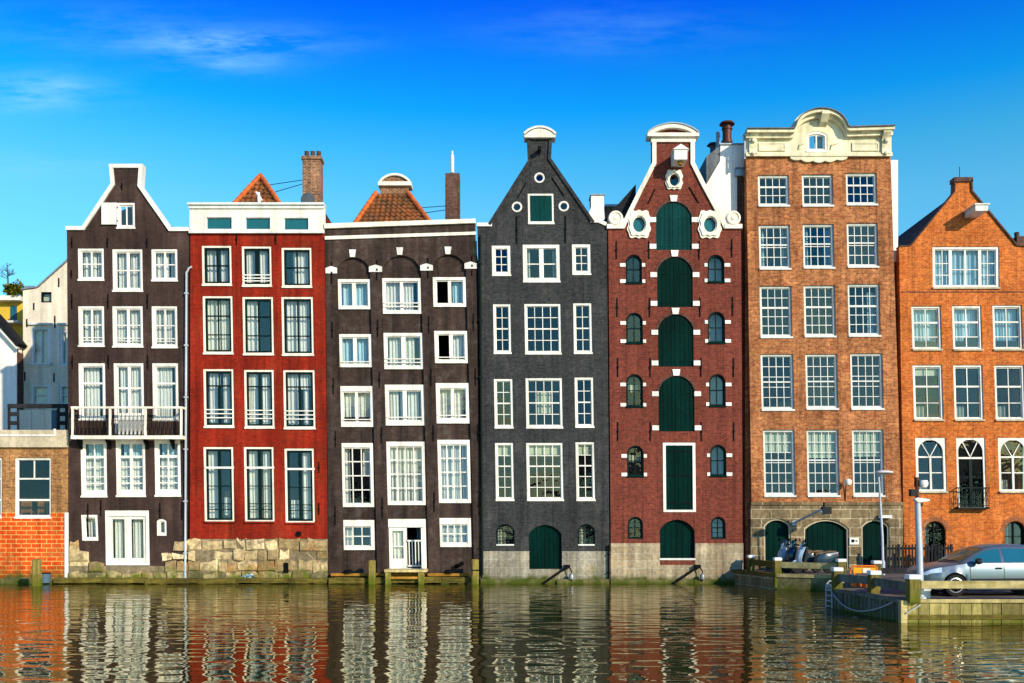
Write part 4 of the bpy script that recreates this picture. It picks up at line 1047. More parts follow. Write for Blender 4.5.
# cornice
def X6(p): return W(p, 0)[0]
def Z6(p): return W(0, p)[1]
arc = []
for i in range(25):
    t = math.pi * (1 - i / 24); arc.append((818.3 + 27 * math.cos(t), 130.5 - 20.5 * math.sin(t)))
flat_top = [(746, 131)] + [(788.5, 131)] + arc + [(848, 129.5), (890.5, 128.2)]
ah = window(H, (806.4, 131.5, 827.3, 151.5), yw=-.10, k=.01, fmat='white', fw=.10, bars=[('v', .5, .06)], rise=.15, sill=.04, glass='glass_dark', name='attic_window', cur=[(.5, 1, 0, 1, 'curtain_blue')])
cr = MB().prism(pxs([(745.6, 157), (890.6, 156)] + flat_top[::-1]), -.10, .35, [ah]).build('cornice', 'cream', H)
prof = pxs([(744.6, 136.5), (791.5, 136.5)] + [(818.3 + 25.5 * math.cos(math.pi * (1 - i / 24)), 136 - 19.5 * math.sin(math.pi * (1 - i / 24))) for i in range(1, 24)] + [(846, 135), (890.5, 133.6)])
MB().strip(prof, .13, -.52, .4).build('crown_moulding', 'cream', cr)
MB().strip([(x, z + .135) for x, z in prof], .045, -.60, .42).build('zinc_edge', 'lead', cr)
MB().strip([(x, z - .17) for x, z in prof], .165, -.30, -.102).build('bed_moulding', 'cream', cr)
MB().box(X6(745), X6(891), -.19, -.102, Z6(157.5), Z6(154)).build('lower_moulding', 'cream', cr)
for (a, b) in ((758, 785), (851, 878)):
    MB().box(X6(a), X6(b), -.135, -.102, Z6(152), Z6(143.5)).build('panel', 'cream', cr)
    MB().strip([(X6(a), Z6(152)), (X6(b), Z6(152)), (X6(b), Z6(143.5)), (X6(a), Z6(143.5))], .07, -.16, -.136, closed=True).build('panel_moulding', 'cream', cr)
for px in (752, 884):
    x = X6(px); m = MB()
    m.prism([(-.102, Z6(157)), (-.25, Z6(155)), (-.20, Z6(150)), (-.26, Z6(146)), (-.24, Z6(141)), (-.46, Z6(135.5)), (-.46, Z6(131.5)), (-.102, Z6(131.5))], x - .17, x + .17, axis='x')
    m.lathe((x, -.28, Z6(143)), [(.0, -.12), (.08, -.1), (.13, -.0), (.13, .06)], 'y', 10)
    m.lathe((x, -.22, Z6(155)), [(.0, -.1), (.06, -.08), (.1, .0), (.1, .05)], 'y', 10); m.build('console_bracket', 'cream', cr)
for px in (770, 863):
    x = X6(px); MB().prism([(-.302, Z6(137)), (-.48, Z6(134.5)), (-.48, Z6(132)), (-.302, Z6(132))], x - .2, x + .2, axis='x').build('modillion', 'cream', cr)
m = MB(); pts = [(X6(788), Z6(155.5)), (X6(848), Z6(155.5))]
n = 60; low = []
for i in range(n + 1):
    t = i / n; px = 848 - 60 * t
    d = 3.0 + 3.6 * math.sin(math.pi * t) + 1.6 * abs(math.sin(math.pi * t * 5))
    low.append((X6(px), Z6(155.5 + d * (1 if 0.03 < t < .97 else .3))))
m.prism(pts + low, -.15, -.022); m.build('lambrequin', 'cream', cr)
MB().prism([(-.102, Z6(128)), (-.35, Z6(125)), (-.62, Z6(119)), (-.62, Z6(116)), (-.102, Z6(116))], X6(818), X6(825.5), axis='x').build('hoist_bracket', 'cream', cr)
for (a, b) in ((798, 804), (830, 837)):
    MB().tube([(X6(a), -.13, Z6(150)), (X6(a) + .05, -.15, Z6(146)), (X6(b), -.13, Z6(144))], .035, 6).build('scrollwork', 'cream', cr)
body(H, 746.5, 890, 150, 'h6', rooms=(215, 278, 346, 420, 503), y0=.35)
# recessed party walls left and right of it
MB().box(W(740, 0, .6)[0] - .12, W(753, 0, .6)[0], .6, 3, .3, W(0, 172, .6)[1]).build('recessed_side_wall', 'dark_brick', H)
MB().prism([(.45, W(0, 172)[1]), (.45, W(0, 166)[1]), (.55, W(0, 163)[1]), (3.1, W(0, 163)[1]), (3.1, W(0, 172)[1])], W(738, 0)[0], W(747, 0)[0], axis='x').build('flat_roof_edge', 'zinc', H)
MB().box(W(888, 0, .5)[0], W(898, 0, .5)[0], .5, 8, W(0, 262, .5)[1], W(0, 160, .5)[1]).build('rendered_side_wall', 'stucco_white', H)
MB().box(W(889, 0, .55)[0], W(906, 0, .55)[0], .55, 3, .3, W(0, 262, .55)[1]).build('recessed_side_wall', 'dark_brick', H)
MB().tube([(W(744, 0)[0], -.1, Z6(160)), (W(744, 0)[0], -.1, Z6(136))], .045, 8).build('vent_pipe', 'zinc', H)
# wall lamps and number plate
x, z = W(848, 482, -.4); m = MB().tube([(x, -.03, z - .85), (x, -.1, z - .15), (x, -.3, z)], .022, 6)
l = m.build('wall_lamp', 'iron', H)
MB().lathe((x, -.4, z), [(.0, -.16), (.12, -.13), (.17, -.03), (.15, .08), (.06, .14), (.0, .15)], 'z', 14).build('lamp_shade', 'white', l, smooth=True)
x, z = W(794, 523, -.06); x2, z2 = W(824, 509.5, -1.5)
m = MB().tube([(x, -.06, z), (x2 - .1, -1.45, z2)], .05, 8).lathe((x, -.08, z), [(.12, -.04), (.12, .03), (.0, .03)], 'y', 10)
l = m.build('bracket_lamp', 'pipe_grey', H)
m = MB().box(x2 - .1, x2 + .28, -1.68, -1.32, z2 - .2, z2 + .12).lathe((x2, -1.5, z2 + .12), [(.06, .0), (.06, .18), (.0, .2)], 'z', 8)
m.build('lamp_head', 'black_plastic', l)
m = MB().lathe((x2 - .06, -1.5, z2 - .10), [(.0, -.14), (.13, -.10), (.16, .0), (.1, .1)], 'z', 12); m.build('lamp_lens', 'white', l, smooth=True)
x0, z1 = W(849.5, 537.5, -.06); x1, z0 = W(858.8, 544.5, -.06)
pl = MB().box(x0, x1, -.09, -.062, z0, z1).build('number_plate', 'white', H)
m = MB(); zz = (z0 + z1) / 2; m.box(x0 + .07, x0 + .21, -.094, -.091, zz - .06, zz + .07).box(x0 + .26, x0 + .34, -.094, -.091, zz - .03, zz + .03); m.build('plate_marks', 'iron', pl)
x, z = W(884, 517, -.06); MB().box(x - .28, x + .28, -.3, -.085, z - .05, z + .08).build('door_lamp', 'grey_white', H)

# ---------------------------------------------------------------- 7 orange house
H = H7 = house('low orange brick house with a pointed gable, wide attic window and arched ground floor windows', 904, 1030)
k = .03; holes = []
bx = (932.7, 246.4, 999.4, 288)
holes.append(window(H, bx, k=.01, fmat='white', fw=.12, sw=.04, bars=[('v', .26, .14), ('v', .74, .14), ('v', .5, .07), ('h', .55, .04, .27, .73), ('h', .38, .035, .02, .25), ('h', .7, .035, .02, .25), ('h', .38, .035, .75, .98), ('h', .7, .035, .75, .98), ('v', .13, .035), ('v', .87, .035)],
             cur=[(0, .25, 0, 1, 'curtain_blue'), (.27, .49, 0, 1, 'curtain_blue'), (.51, .73, 0, 1, 'curtain_blue'), (.75, 1, 0, 1, 'curtain_blue')], set_in=.05, sill=.07, sillmat='sill_stone'))
for i, b in enumerate(((912, 306, 941.5, 349.7), (952.7, 305.4, 982, 349.7), (993, 305, 1022.6, 349.7))):
    holes.append(window(H, b, k=k, fmat='white', fw=.09, sw=.05, bars=[('v', .5, .04), ('h', .36, .08), ('h', .72, .04)], cur=[(0, 1, 0, .8, 'curtain_blue')] if i != 1 else [(0, .5, 0, .8, 'curtain_blue'), (.45, 1, 0, .7, 'curtain_blue')], set_in=.06, sill=.07, sillmat='sill_stone'))
for i, b in enumerate(((913.4, 364.8, 943, 420), (954, 364.8, 983.3, 420), (995, 365, 1025, 420))):
    holes.append(window(H, b, k=k, fmat='white', fw=.09, sw=.05, bars=[('v', .5, .04), ('h', .38, .08), ('h', .7, .035)], blind=.16 if i == 0 else 0, cur=[(.1, .45, .75, 1, 'drape')], set_in=.06, sill=.07, sillmat='sill_stone', glass='glass_dark'))
fan = [('h', .34, .07), ('d', (.18, .05), .04, (.5, .34)), ('d', (.82, .05), .04, (.5, .34))]
for b in ((916, 437.6, 946.4, 492), (998.7, 437.6, 1029, 492)):
    x0, z1 = W(b[0], b[1]); x1, z0 = W(b[2], b[3])
    holes.append(window(H, b, k=k, fmat='white', fw=.12, sw=.0, bars=fan + [('v', .5, .09, .34, 1), ('h', .66, .045)], set_in=.04, sill=.09, sillmat='sill_stone', glass='glass_dark', cur=[(.1, .4, .8, 1, 'drape')]))
    # spandrels turn the square frame into an arched light
    MB.shear = (k, (z0 + z1) / 2)
    a = arch(x0 + .12, x1 - .12, z1 - .12 - .62, z1 - .10, .60)[2:]
    MB().prism([(x1 - .115, z1 - .115), (x0 + .115, z1 - .115)] + a[::-1], .043, .10).build('arched_spandrel', 'white', H)
    MB.shear = None
b = (957, 437.6, 986, 508); x0, z1 = W(b[0], b[1]); x1, z0 = W(b[2], b[3])
holes.append(window(H, b, k=k, fmat='white', smat='sash_green', fw=.10, fb=.02, sw=.03, bars=[('h', .27, .07), ('v', .5, .14, .27, 1), ('h', .55, .03)] , set_in=.04, sill=.09, sillmat='sill_stone', glass='glass_dark', name='balcony_door'))
MB.shear = (k, (z0 + z1) / 2)
a = arch(x0 + .10, x1 - .10, z1 - .7, z1 - .08, .6)[2:]
MB().prism([(x1 - .095, z1 - .095), (x0 + .095, z1 - .095)] + a[::-1], .043, .10).build('arched_spandrel', 'white', H)
m = MB(); zi1 = z1 - .1; H_ = z1 - .1 - z0 - .02; zt = zi1 - H_ * .27
m.box(x0 + .1, x1 - .1, .07, .12, zt - .035, zt + .05)
for sx in (.18, .82):
    A = Vector((x0 + .1 + (x1 - x0 - .2) * sx, zi1 - .06)); B = Vector(((x0 + x1) / 2, zt + .05)); d = (B - A).normalized(); nn = Vector((-d.y, d.x)) * .02
    m.prism([tuple(A + nn), tuple(A - nn), tuple(B - nn), tuple(B + nn)], .072, .115)
m.build('fanlight_bars', 'white', H)
MB.shear = None
# little iron balcony
x0, zt = W(958, 488, -.25); x1, zb = W(988.5, 508, -.25)
bl = MB().box(x0 - .02, x1 + .02, -.34, -.02, zb - .05, zb + .02).build('balconette', 'sash_green', H)
m = MB().box(x0 - .1, x1 + .03, -.32, -.28, zt - .02, zt + .03).box(x0, x1, -.315, -.285, zb + .1, zb + .13)
for i in range(9):
    x = x0 + (x1 - x0) * i / 8; m.box(x - .01, x + .01, -.31, -.29, zb + .02, zt - .02)
for i in range(4):
    x = x0 + (x1 - x0) * (i + .5) / 4
    m.tube([(x + .11 * math.cos(t), -.31, (zb + zt) / 2 + .05 + .2 * math.sin(t) * (1 if t < 3.2 else 1)) for t in [j * .6 for j in range(11)]], .014, 5)
    m.tube([(x - .14, -.3, zb + .15), (x + .14, -.3, zt - .05)], .012, 5)
for xx in (x0, x1 - .03): m.box(xx, xx + .03, -.279, -.0, zt - .02, zt + .03).box(xx, xx + .02, -.279, .0, zb + .02, zb + .05)
m.build('railing', 'sash_green', bl)
for b in ((924.6, 521, 946, 571), (1005, 521, 1026, 571)):
    holes.append(window(H, b, k=.01, fmat='sash_green', fw=.05, sw=.04, rise=.47, bars=[('v', .5, .06), ('h', .3, .04), ('h', .6, .04)], set_in=.12, sill=0, glass='glass_dark', cur=[(.0, .35, 0, 1, 'drape')]))
    x0, z1 = W(b[0], b[1]); x1, z0 = W(b[2], b[3])
    MB().strip(arch(x0 - .02, x1 + .02, z0, z1 + .02, .48)[2:], -.18, -.012, .01).build('brick_arch', 'h6l', H)
O = [(904.8, 580), (1033, 580), (1028, 247), (1016, 246), (971, 191.6), (970.4, 180), (955.3, 180), (955, 192), (911, 246), (899, 247)]
facade(H, O, holes, 'h7', y0=.003)
MB().strip(pxs([(899, 247), (911, 246), (955, 192), (955.3, 180)]), .045, -.05, .36).build('coping', 'dark_brick', H)
MB().strip(pxs([(970.4, 180), (971, 191.6), (1016, 246), (1028, 247)]), .07, -.08, .36).build('coping', 'dark_brick', H)
x0, z0 = W(953.5, 182); x1, z1 = W(972.5, 177.6)
tc = MB().box(x0, x1, -.08, .4, z0, z1).build('chimney_cap', 'dark_brick', H)
x, z = W(960.5, 178); MB().tube([(x, .1, z), (x, .1, z + .55)], .015, 5).build('aerial', 'iron', H)
body(H, 900, 1027, 247, 'h7', depth=9, roof=[(899.5, 249), (911, 248.5), (963, 188), (1016, 248), (1027.5, 249)], rooms=(298, 357, 430, 515))
x, z = W(966, 215)
m = MB().box(x - .06, x + .5, -1.05, .0, z - .14, z + .12); hb = m.build('hoist_housing', 'grey_white', H)
m = MB().box(x - .12, x + .56, -1.1, .0, z + .122, z + .18); m.build('hoist_roof', 'white_old', hb)
x0, z = W(899, 292); x1, _ = W(1030, 292); MB().box(x0 + .1, x1, -.012, .01, z - .02, z + .02).build('tie_band', 'dark_brick', H)

# ---------------------------------------------------------------- 0 low building far left
H = H0 = thing('low_house', 'low flat roofed brick building, speckled brown above and orange red below, at the left edge', 'house', (-22.5, 0, 0))
holes = [window(H, (14.8, 457.7, 51, 517.5), k=0, fmat='white', fw=.085, sw=.03, bars=[('v', .5, .05, 0, .34), ('h', .34, .07), ('h', .72, .09)], set_in=.06, sill=.06, glass='glass_dark', cur=[])]
holes.append(window(H, (-32, 457.7, 1.8, 517.5), k=0, fmat='white', fw=.085, sw=.03, bars=[('v', .5, .05, 0, .34), ('h', .34, .07), ('h', .72, .09)], set_in=.06, sill=.06, glass='glass_dark', cur=[]))
facade(H, [(-60, 511), (66.5, 511), (68.2, 447), (-60, 447)], [], 'low_brick') if False else None
xr1 = W(68, 0)[0]; xl = W(-60, 0)[0]; zc = W(0, 447.5)[1]; zm = W(0, 512.5)[1]
lower = [(xl, -.3), (W(65, 0)[0], -.3), (W(65, 0)[0], zm), (xl, zm)]
wl = W(14.8, 0)[0]; wr = W(51, 0)[0]; wz = W(0, 517.5)[1]; w2r = W(1.8, 0)[0]; w2l = W(-32, 0)[0]
MB().prism([(xl, -.3), (W(65, 0)[0], -.3), (W(65, 0)[0], zm), (wr, zm), (wr, wz), (wl, wz), (wl, zm), (w2r, zm), (w2r, wz), (w2l, wz), (w2l, zm), (xl, zm)], -.012, .3).build('lower_wall', 'low_orange', H)
MB().prism([(xl, zm + .002), (w2l, zm + .002), (w2l, W(0, 457.7)[1]), (w2r, W(0, 457.7)[1]), (w2r, zm + .002), (wl, zm + .002), (wl, W(0, 457.7)[1]), (wr, W(0, 457.7)[1]), (wr, zm + .002), (xr1, zm + .002), (xr1, zc), (xl, zc)], 0, .3).build('upper_wall', 'low_brick', H)
MB().box(W(65, 0)[0] + .003, W(68.6, 0)[0], -.05, .2, .2, zm - .003).build('corner_strip', 'white_old', H)
MB().box(xl, W(69, 0)[0], -.16, .4, zc + .003, W(0, 441)[1]).build('string_course', 'sill_stone', H)
MB().box(xl, W(68.5, 0)[0], -.05, .35, W(0, 441)[1] + .003, W(0, 430)[1]).build('parapet', 'sill_stone', H)
m = MB().box(xl, W(56, 0)[0], -.09, -.053, W(0, 436.5)[1], W(0, 434.5)[1]).box(W(54.5, 0)[0], W(56.5, 0)[0], -.1, -.053, W(0, 435)[1], W(0, 429)[1]); m.build('gutter', 'white_old', H)
m = MB().box(xl, W(67, 0)[0], .36, 8, W(0, 437)[1] - .1, W(0, 437)[1]).box(xl, W(67, 0)[0], 6, 6.1, -.3, W(0, 437)[1] - .1); m.build('flat_roof', 'roof_felt', H)
m = MB().box(xl, W(67, 0)[0], .32, 6, W(0, 522)[1] - .1, W(0, 522)[1]); m.build('interior_floor', 'room', H)
for xx in (xl, W(67, 0)[0] - .12): MB().box(xx, xx + .12, .31, 6, -.3, W(0, 437)[1] - .103).build('side_wall', 'low_brick', H)
MB().box(xl + .13, W(67, 0)[0] - .13, 3.0, 3.1, W(0, 522)[1] + .003, W(0, 437)[1] - .103).build('interior_wall', 'room', H)
for i, cx in enumerate((26.5, 43)):
    t = thing('chair', ['wooden slatted chair inside the left window, nearer the middle of the pane', 'wooden slatted chair inside the left window, at its right side'][i], 'chair', (0, 0, 0))
    x, z = W(cx, 517.5, .75); zf = W(0, 522)[1]
    t.location = (x, .95, zf); t['_org'] = (x, .95, zf)
    sz = zf + .45
    MB().box(x - .24, x + .24, .78, 1.2, sz, sz + .04).build('seat', 'chair_wood', t)
    b = MB()
    b.box(x - .24, x - .2, .74, .78, zf, zf + .95).box(x + .2, x + .24, .74, .78, zf, zf + .95).box(x - .199, x + .199, .745, .775, zf + .87, zf + .95)
    for j in range(5): xx = x - .15 + j * .075; b.box(xx - .018, xx + .018, .75, .77, sz + .04, zf + .87)
    b.build('backrest', 'chair_wood', t)
    for xx in (-.22, .18): MB().box(x + xx, x + xx + .04, 1.14, 1.18, zf, sz).build('leg', 'chair_wood', t)
rnd = random.Random(4)
MB().box(W(4, 0)[0], W(66, 0)[0], -.07, .0, -.3, .28).build('footing', 'moss_stone', H)
# ================================================================== THINGS BETWEEN AND BEHIND THE HOUSES
def drain(label, px, yt, yb, mat, hook, k=0.0):
    x, zt = W(px, yt); _, zb = W(px, yb)
    t = thing('drainpipe', label, 'drainpipe', (x, -.12, max(zb, 0)))
    pts = [(x - k, -.12, zb), (x, -.12, zt)] if not hook else [(x - k, -.12, zb), (x, -.12, zt - .25), (x + .12, -.12, zt - .03), (x + .25, -.1, zt + .03)]
    MB().tube(pts, .05, 8).build('pipe', mat, t, smooth=True)
    n = 6 if zt - zb > 3 else 2
    for i in range(n):
        z = zb + (zt - zb) * (i + .5) / n; xx = x - k * (1 - (i + .5) / n); MB().box(xx - .08, xx + .08, -.18, -.02, z - .03, z + .03).build('pipe_clip', mat, t)
drain('pale grey drainpipe with a hooked top between the aubergine and the red house', 187.3, 268, 579, 'pipe_grey', True, .06)
drain('black drainpipe between the charcoal house and the plum red warehouse', 608.6, 545, 582, 'iron', False)
drain('thin dark tube added for the dark seam between the brown black and the charcoal house', 480.3, 236, 575, 'dark_seam', False, -.10)  # no real pipe: dark tube added to draw the seam between the houses

# cream and white house set back at the left
t = thing('back_house', 'pale stuccoed house with a sloping gable, set back left of the aubergine house', 'house', (-25, 8.8, .55))
Y = 9.8
def P5(pts, y): return [W(a, b, y) for a, b in pts]
hs = []
for b in ((41, 292, 51.5, 302.5), (31, 327, 50, 366), (60, 330, 72, 366), (31, 384, 50, 406), (59, 384, 72, 406)):
    dark = b[1] < 300
    hs.append(window(t, b, yw=Y, fmat='sash_green' if dark else 'grey_white', fw=.05 if dark else .13, sw=.04, bars=[] if dark else ([('v', .55, .08)] if b[1] < 380 else [('h', .5, .06)]), sill=.05 if not dark else 0, glass='glass_dark' if dark else 'glass',
                    cur=[(0, .5, .05, 1), (.6, .95, .0, .3)] if b[1] > 310 else []))
MB().prism(P5([(23, 470), (90, 470), (90, 238), (66, 263), (38, 288), (23, 290)], Y), Y, Y + .3, hs).build('wall', 'stucco_cream', t)
MB().prism(P5([(23, 291.5), (38, 289.5), (66, 264.5), (90, 240)], Y) + P5([(90, 470), (23, 470)], Y), Y + .302, Y + 7).build('house_body', 'stucco_cream', t)
MB().strip(P5([(22, 290), (38, 287.6), (66, 262.6), (90, 237.6)], Y), .07, Y - .1, Y + 7.1).build('roof_edge', 'zinc', t)
MB().box(W(25, 0, Y)[0], W(35, 0, Y)[0], Y - .05, Y + 2, W(0, 290, Y)[1] + .12, W(0, 286, Y)[1]).build('roof_box', 'zinc', t)
for b in ((31, 366, 50), (31, 326, 51), (60, 326, 72)):
    x0, z = W(b[0] - 2, b[1], Y); x1 = W(b[2] + 2, 0, Y)[0]; MB().box(x0, x1, Y - .12, Y - .002, z - .05 + .1, z + .16).build('window_hood', 'grey_white', t)
for (a, b, c) in ((34, 303, 310), (27, 319, 327), (55, 316, 328), (25, 372, 381), (54, 373, 382), (59, 278, 287)):
    x, z1 = W(a, b, Y); z0 = W(a, c, Y)[1]; MB().box(x - .03, x + .03, Y - .04, Y + .01, z0, z1).build('wall_anchor', 'iron', t)
# yellow roof room further back
t = thing('roof_room', 'small yellow roof room with a white eave far back at the left edge', 'roof room', (-30, 12, 9))
Y = 12.0
MB().box(W(-40, 0, Y)[0], W(23, 0, Y)[0], Y, Y + 4, .6, W(0, 302, Y)[1]).build('wall', 'yellow_wall', t)
MB().box(W(-42, 0, Y)[0], W(24, 0, Y)[0], Y - .5, Y + 4.2, W(0, 302, Y)[1] + .002, W(0, 297.5, Y)[1]).build('eave', 'white', t)
MB().box(W(10.5, 0, Y)[0], W(17, 0, Y)[0], Y - .03, Y - .002, W(0, 322, Y)[1], W(0, 306, Y)[1]).build('window', 'carglass', t)
m = MB(); zz = W(0, 322.5, Y)[1]; m.box(W(-40, 0, Y)[0], W(23, 0, Y)[0], Y - .6, Y - .003, zz - .12, zz); m.build('balcony', 'grey_white', t)
# shaded building at the left edge
t = thing('side_building', 'white building with a sloping tiled eave in the shade at the left edge', 'building', (-28, 7.6, .6))
Y = 9.1
MB().prism(P5([(-60, 440), (17, 440), (17, 346), (-1, 324), (-60, 262)], Y), Y, Y + .55).build('wall', 'stucco_white', t)
MB().strip(P5([(19.5, 347), (-1, 322), (-60, 260)], Y), -.22, Y - .35, Y + .58).build('verge', 'black_roof', t)
MB().strip(P5([(20.5, 349), (-1, 325.5), (-60, 263.5)], Y), .10, Y - .30, Y - .02).build('barge_board', 'white_old', t)
MB().box(W(17, 0, Y)[0] + .003, W(18.5, 0, Y)[0], Y - .02, Y + .55, W(0, 440, Y)[1], W(0, 352, Y)[1]).build('corner_pilaster', 'dark_brick', t)
# terrace on the low roof
Yt = 2.0; z0 = W(0, 437)[1]
t = thing('terrace_screen', 'blue grey panel screen with a dark top beam on the low flat roof', 'screen', (-21.5, Yt, z0))
x0 = W(19, 0, Yt)[0]; x1 = W(57, 0, Yt)[0]
for i in range(3):
    a = x0 + (x1 - x0) * i / 3; b = x0 + (x1 - x0) * (i + 1) / 3; MB().box(a + .02, b - .02, Yt, Yt + .05, z0, W(0, 410, Yt)[1]).build('panel', 'planter', t)
MB().box(W(8, 0, Yt)[0], W(68, 0, Yt)[0], Yt - .06, Yt + .1, W(0, 408, Yt)[1], W(0, 404, Yt)[1]).build('top_beam', 'fence_wood', t)
for a in (8.5, 19, 58, 66): x = W(a, 0, Yt)[0]; MB().box(x - .05, x + .05, Yt + .01, Yt + .09, z0, W(0, 408, Yt)[1] - .002).build('post', 'fence_wood', t)
for b in ((8.5, 412, 19, 416), (8.5, 421, 19, 425), (58, 412, 66, 416), (58, 421, 66, 425)):
    MB().box(W(b[0], 0, Yt)[0] + .05, W(b[2], 0, Yt)[0] - .05, Yt + .02, Yt + .06, W(0, b[3], Yt)[1], W(0, b[1], Yt)[1]).build('slat', 'fence_wood', t)

def leaf_cloud(c, r, n, size, seed, flat=1.0):
    rnd = random.Random(seed); m = MB()
    for i in range(n):
        d = Vector((rnd.gauss(0, 1), rnd.gauss(0, 1), rnd.gauss(0, 1))).normalized() * (rnd.random() ** .45)
        nz = 1 + .25 * math.sin(5 * d.x + seed) * math.cos(4 * d.z)
        p = Vector(c) + Vector((d.x * r[0] * nz, d.y * r[1] * nz, d.z * r[2] * nz))
        a = Vector((rnd.gauss(0, 1), rnd.gauss(0, 1), rnd.gauss(0, 1))).normalized(); b = a.cross(Vector((rnd.random(), rnd.random(), 1))).normalized()
        s = size * rnd.uniform(.6, 1.3)
        m.poly([tuple(p - a * s), tuple(p + b * s * .45), tuple(p + a * s), tuple(p - b * s * .45)])
    return m
t = thing('shrub', 'rounded yellow green shrub on the roof terrace at the left edge', 'shrub', (-28, 7.7, 12.5))
Y = 11.7; c = W(14, 290, Y); zr = W(0, 298, Y)[1]
t.location = (c[0], Y, zr); t['_org'] = (c[0], Y, zr)
leaf_cloud((c[0], Y, c[1] + .02), (.66, .5, .46), 1100, .10, 3).build('foliage', 'leaf', t)
MB().tube([(c[0], Y, zr), (c[0], Y, c[1])], .05, 6).tube([(c[0], Y, zr + .1), (c[0] - .3, Y, c[1] + .1)], .03, 5).tube([(c[0], Y, zr + .1), (c[0] + .3, Y, c[1] + .1)], .03, 5).build('stem', 'bark', t)
Y = 12.2; b0 = W(8.5, 298, Y)
t = thing('bare_tree', 'small leafless twiggy tree on the roof terrace behind the shrub', 'tree', (b0[0], Y, b0[1]))
tr = MB(); rnd = random.Random(12)
def branch(m, p, d, L, r, dep):
    q = p + d * L; m.tube([tuple(p), tuple(p.lerp(q, .5) + Vector((rnd.uniform(-.03, .03), 0, 0))), tuple(q)], [r, r * .8, r * .6], 5, cap=False)
    if dep:
        for i in range(4 if dep > 1 else 4):
            a = Vector((rnd.uniform(-1, 1), rnd.uniform(-.7, .7), rnd.uniform(-.1, .9))).normalized()
            branch(m, p.lerp(q, rnd.uniform(.5, 1)), (d * .45 + a).normalized(), L * rnd.uniform(.45, .75), r * .5, dep - 1)
top = Vector((b0[0] - .05, Y, W(0, 270, Y)[1]))
MB().tube([(b0[0], Y, b0[1]), tuple(top)], [.05, .035], 6).build('trunk', 'bark', t)
cr = MB()
for i in range(6):
    a = Vector((math.cos(i * 1.05) * .9, math.sin(i * 1.05) * .5, rnd.uniform(.1, .8))).normalized(); branch(cr, top - Vector((0, 0, rnd.uniform(0, .5))), a, .42, .022, 2)
branch(cr, top, Vector((0, 0, 1)), .3, .025, 2)
cr.build('crown', 'bark', t)

# white stepped building behind the warehouse
Y = .66
t = thing('white_chimney_house', 'white walled stepped roof building behind the plum red warehouse, with a round metal flue', 'building', (9, Y, .6))
MB().prism(P5([(690, 560), (750, 560), (750, 145), (720.5, 145), (720, 161), (706, 185), (690, 205)], Y), Y, Y + 4).build('wall', 'stucco_white', t)
MB().prism(P5([(706.5, 184), (719.6, 160), (719.8, 146), (706.5, 156)], Y), Y + .02, Y + 3.6).build('leaded_dormer', 'lead', t)
m = MB().box(W(719.5, 0, Y)[0], W(752, 0, Y)[0], Y - .08, Y + 4.1, W(0, 145, Y)[1] + .002, W(0, 143.6, Y)[1]); m.build('coping', 'zinc', t)
x, z = W(727, 143.6, Y + .5)
f = MB().lathe((x, Y + .5, z), [(.26, .0), (.26, .12), (.21, .13), (.21, .62), (.25, .64), (.25, .72), (.18, .73), (.18, .86), (.36, .88), (.30, .98), (.0, 1.02)], 'z', 16); f.build('flue', 'copper', t, smooth=True)
x, z = W(713, 151, Y + 1.5); MB().lathe((x, Y + 1.5, z - .2), [(.14, .0), (.14, .45), (.30, .46), (.2, .56), (.0, .58)], 'z', 12).build('vent_cowl', 'lead', t)
x, z = W(718, 147, Y + 1.2); MB().lathe((x, Y + 1.2, z), [(.1, .0), (.1, .7), (.0, .7)], 'z', 10).build('vent_pipe', 'pipe_grey', t)
# little white chimney and pale stack between charcoal and plum houses
Y = 0.6
t = thing('chimney_stack', 'small white tapered chimney on the roof between the charcoal house and the plum warehouse', 'chimney', (4, .6, 14))
MB().prism(P5([(587, 238), (606, 238), (604.5, 215), (604, 209), (604, 195.5), (591, 195.5), (591, 207), (588, 216)], Y), Y, Y + .8).build('stack', 'stucco_white', t)
x0, z = W(590.2, 195.4, Y); x1 = W(604.8, 0, Y)[0]; MB().box(x0, x1, Y - .05, Y + .85, z, z + .06).build('cap', 'zinc', t)
t = thing('chimney_stack', 'low pale brick stack beside the small white chimney', 'chimney', (4.6, 4.2, 14))
Y = 4.2
MB().box(W(605.5, 0, Y)[0], W(620, 0, Y)[0], Y, Y + .7, W(0, 246, Y)[1], W(0, 206.5, Y)[1]).build('stack', 'low_brick', t)
MB().box(W(604.8, 0, Y)[0], W(620.5, 0, Y)[0], Y - .04, Y + .74, W(0, 206.5, Y)[1] + .002, W(0, 204.3, Y)[1]).build('cap', 'grey_white', t)
# fragment of chimney on the right edge
Y = 1.5
t = thing('chimney_stack', 'low dark red chimney stack behind the right slope of the orange house', 'chimney', (24, Y, 12))
MB().box(W(1017, 0, Y)[0], W(1027, 0, Y)[0], Y, Y + .7, W(0, 300, Y)[1], W(0, 236, Y)[1]).build('stack', 'dark_brick', t)
x, z = W(1020, 236, Y); MB().lathe((x, Y + .3, z), [(.1, .0), (.12, .25), (.0, .26)], 'z', 10).build('chimney_pot', 'dark_brick', t)

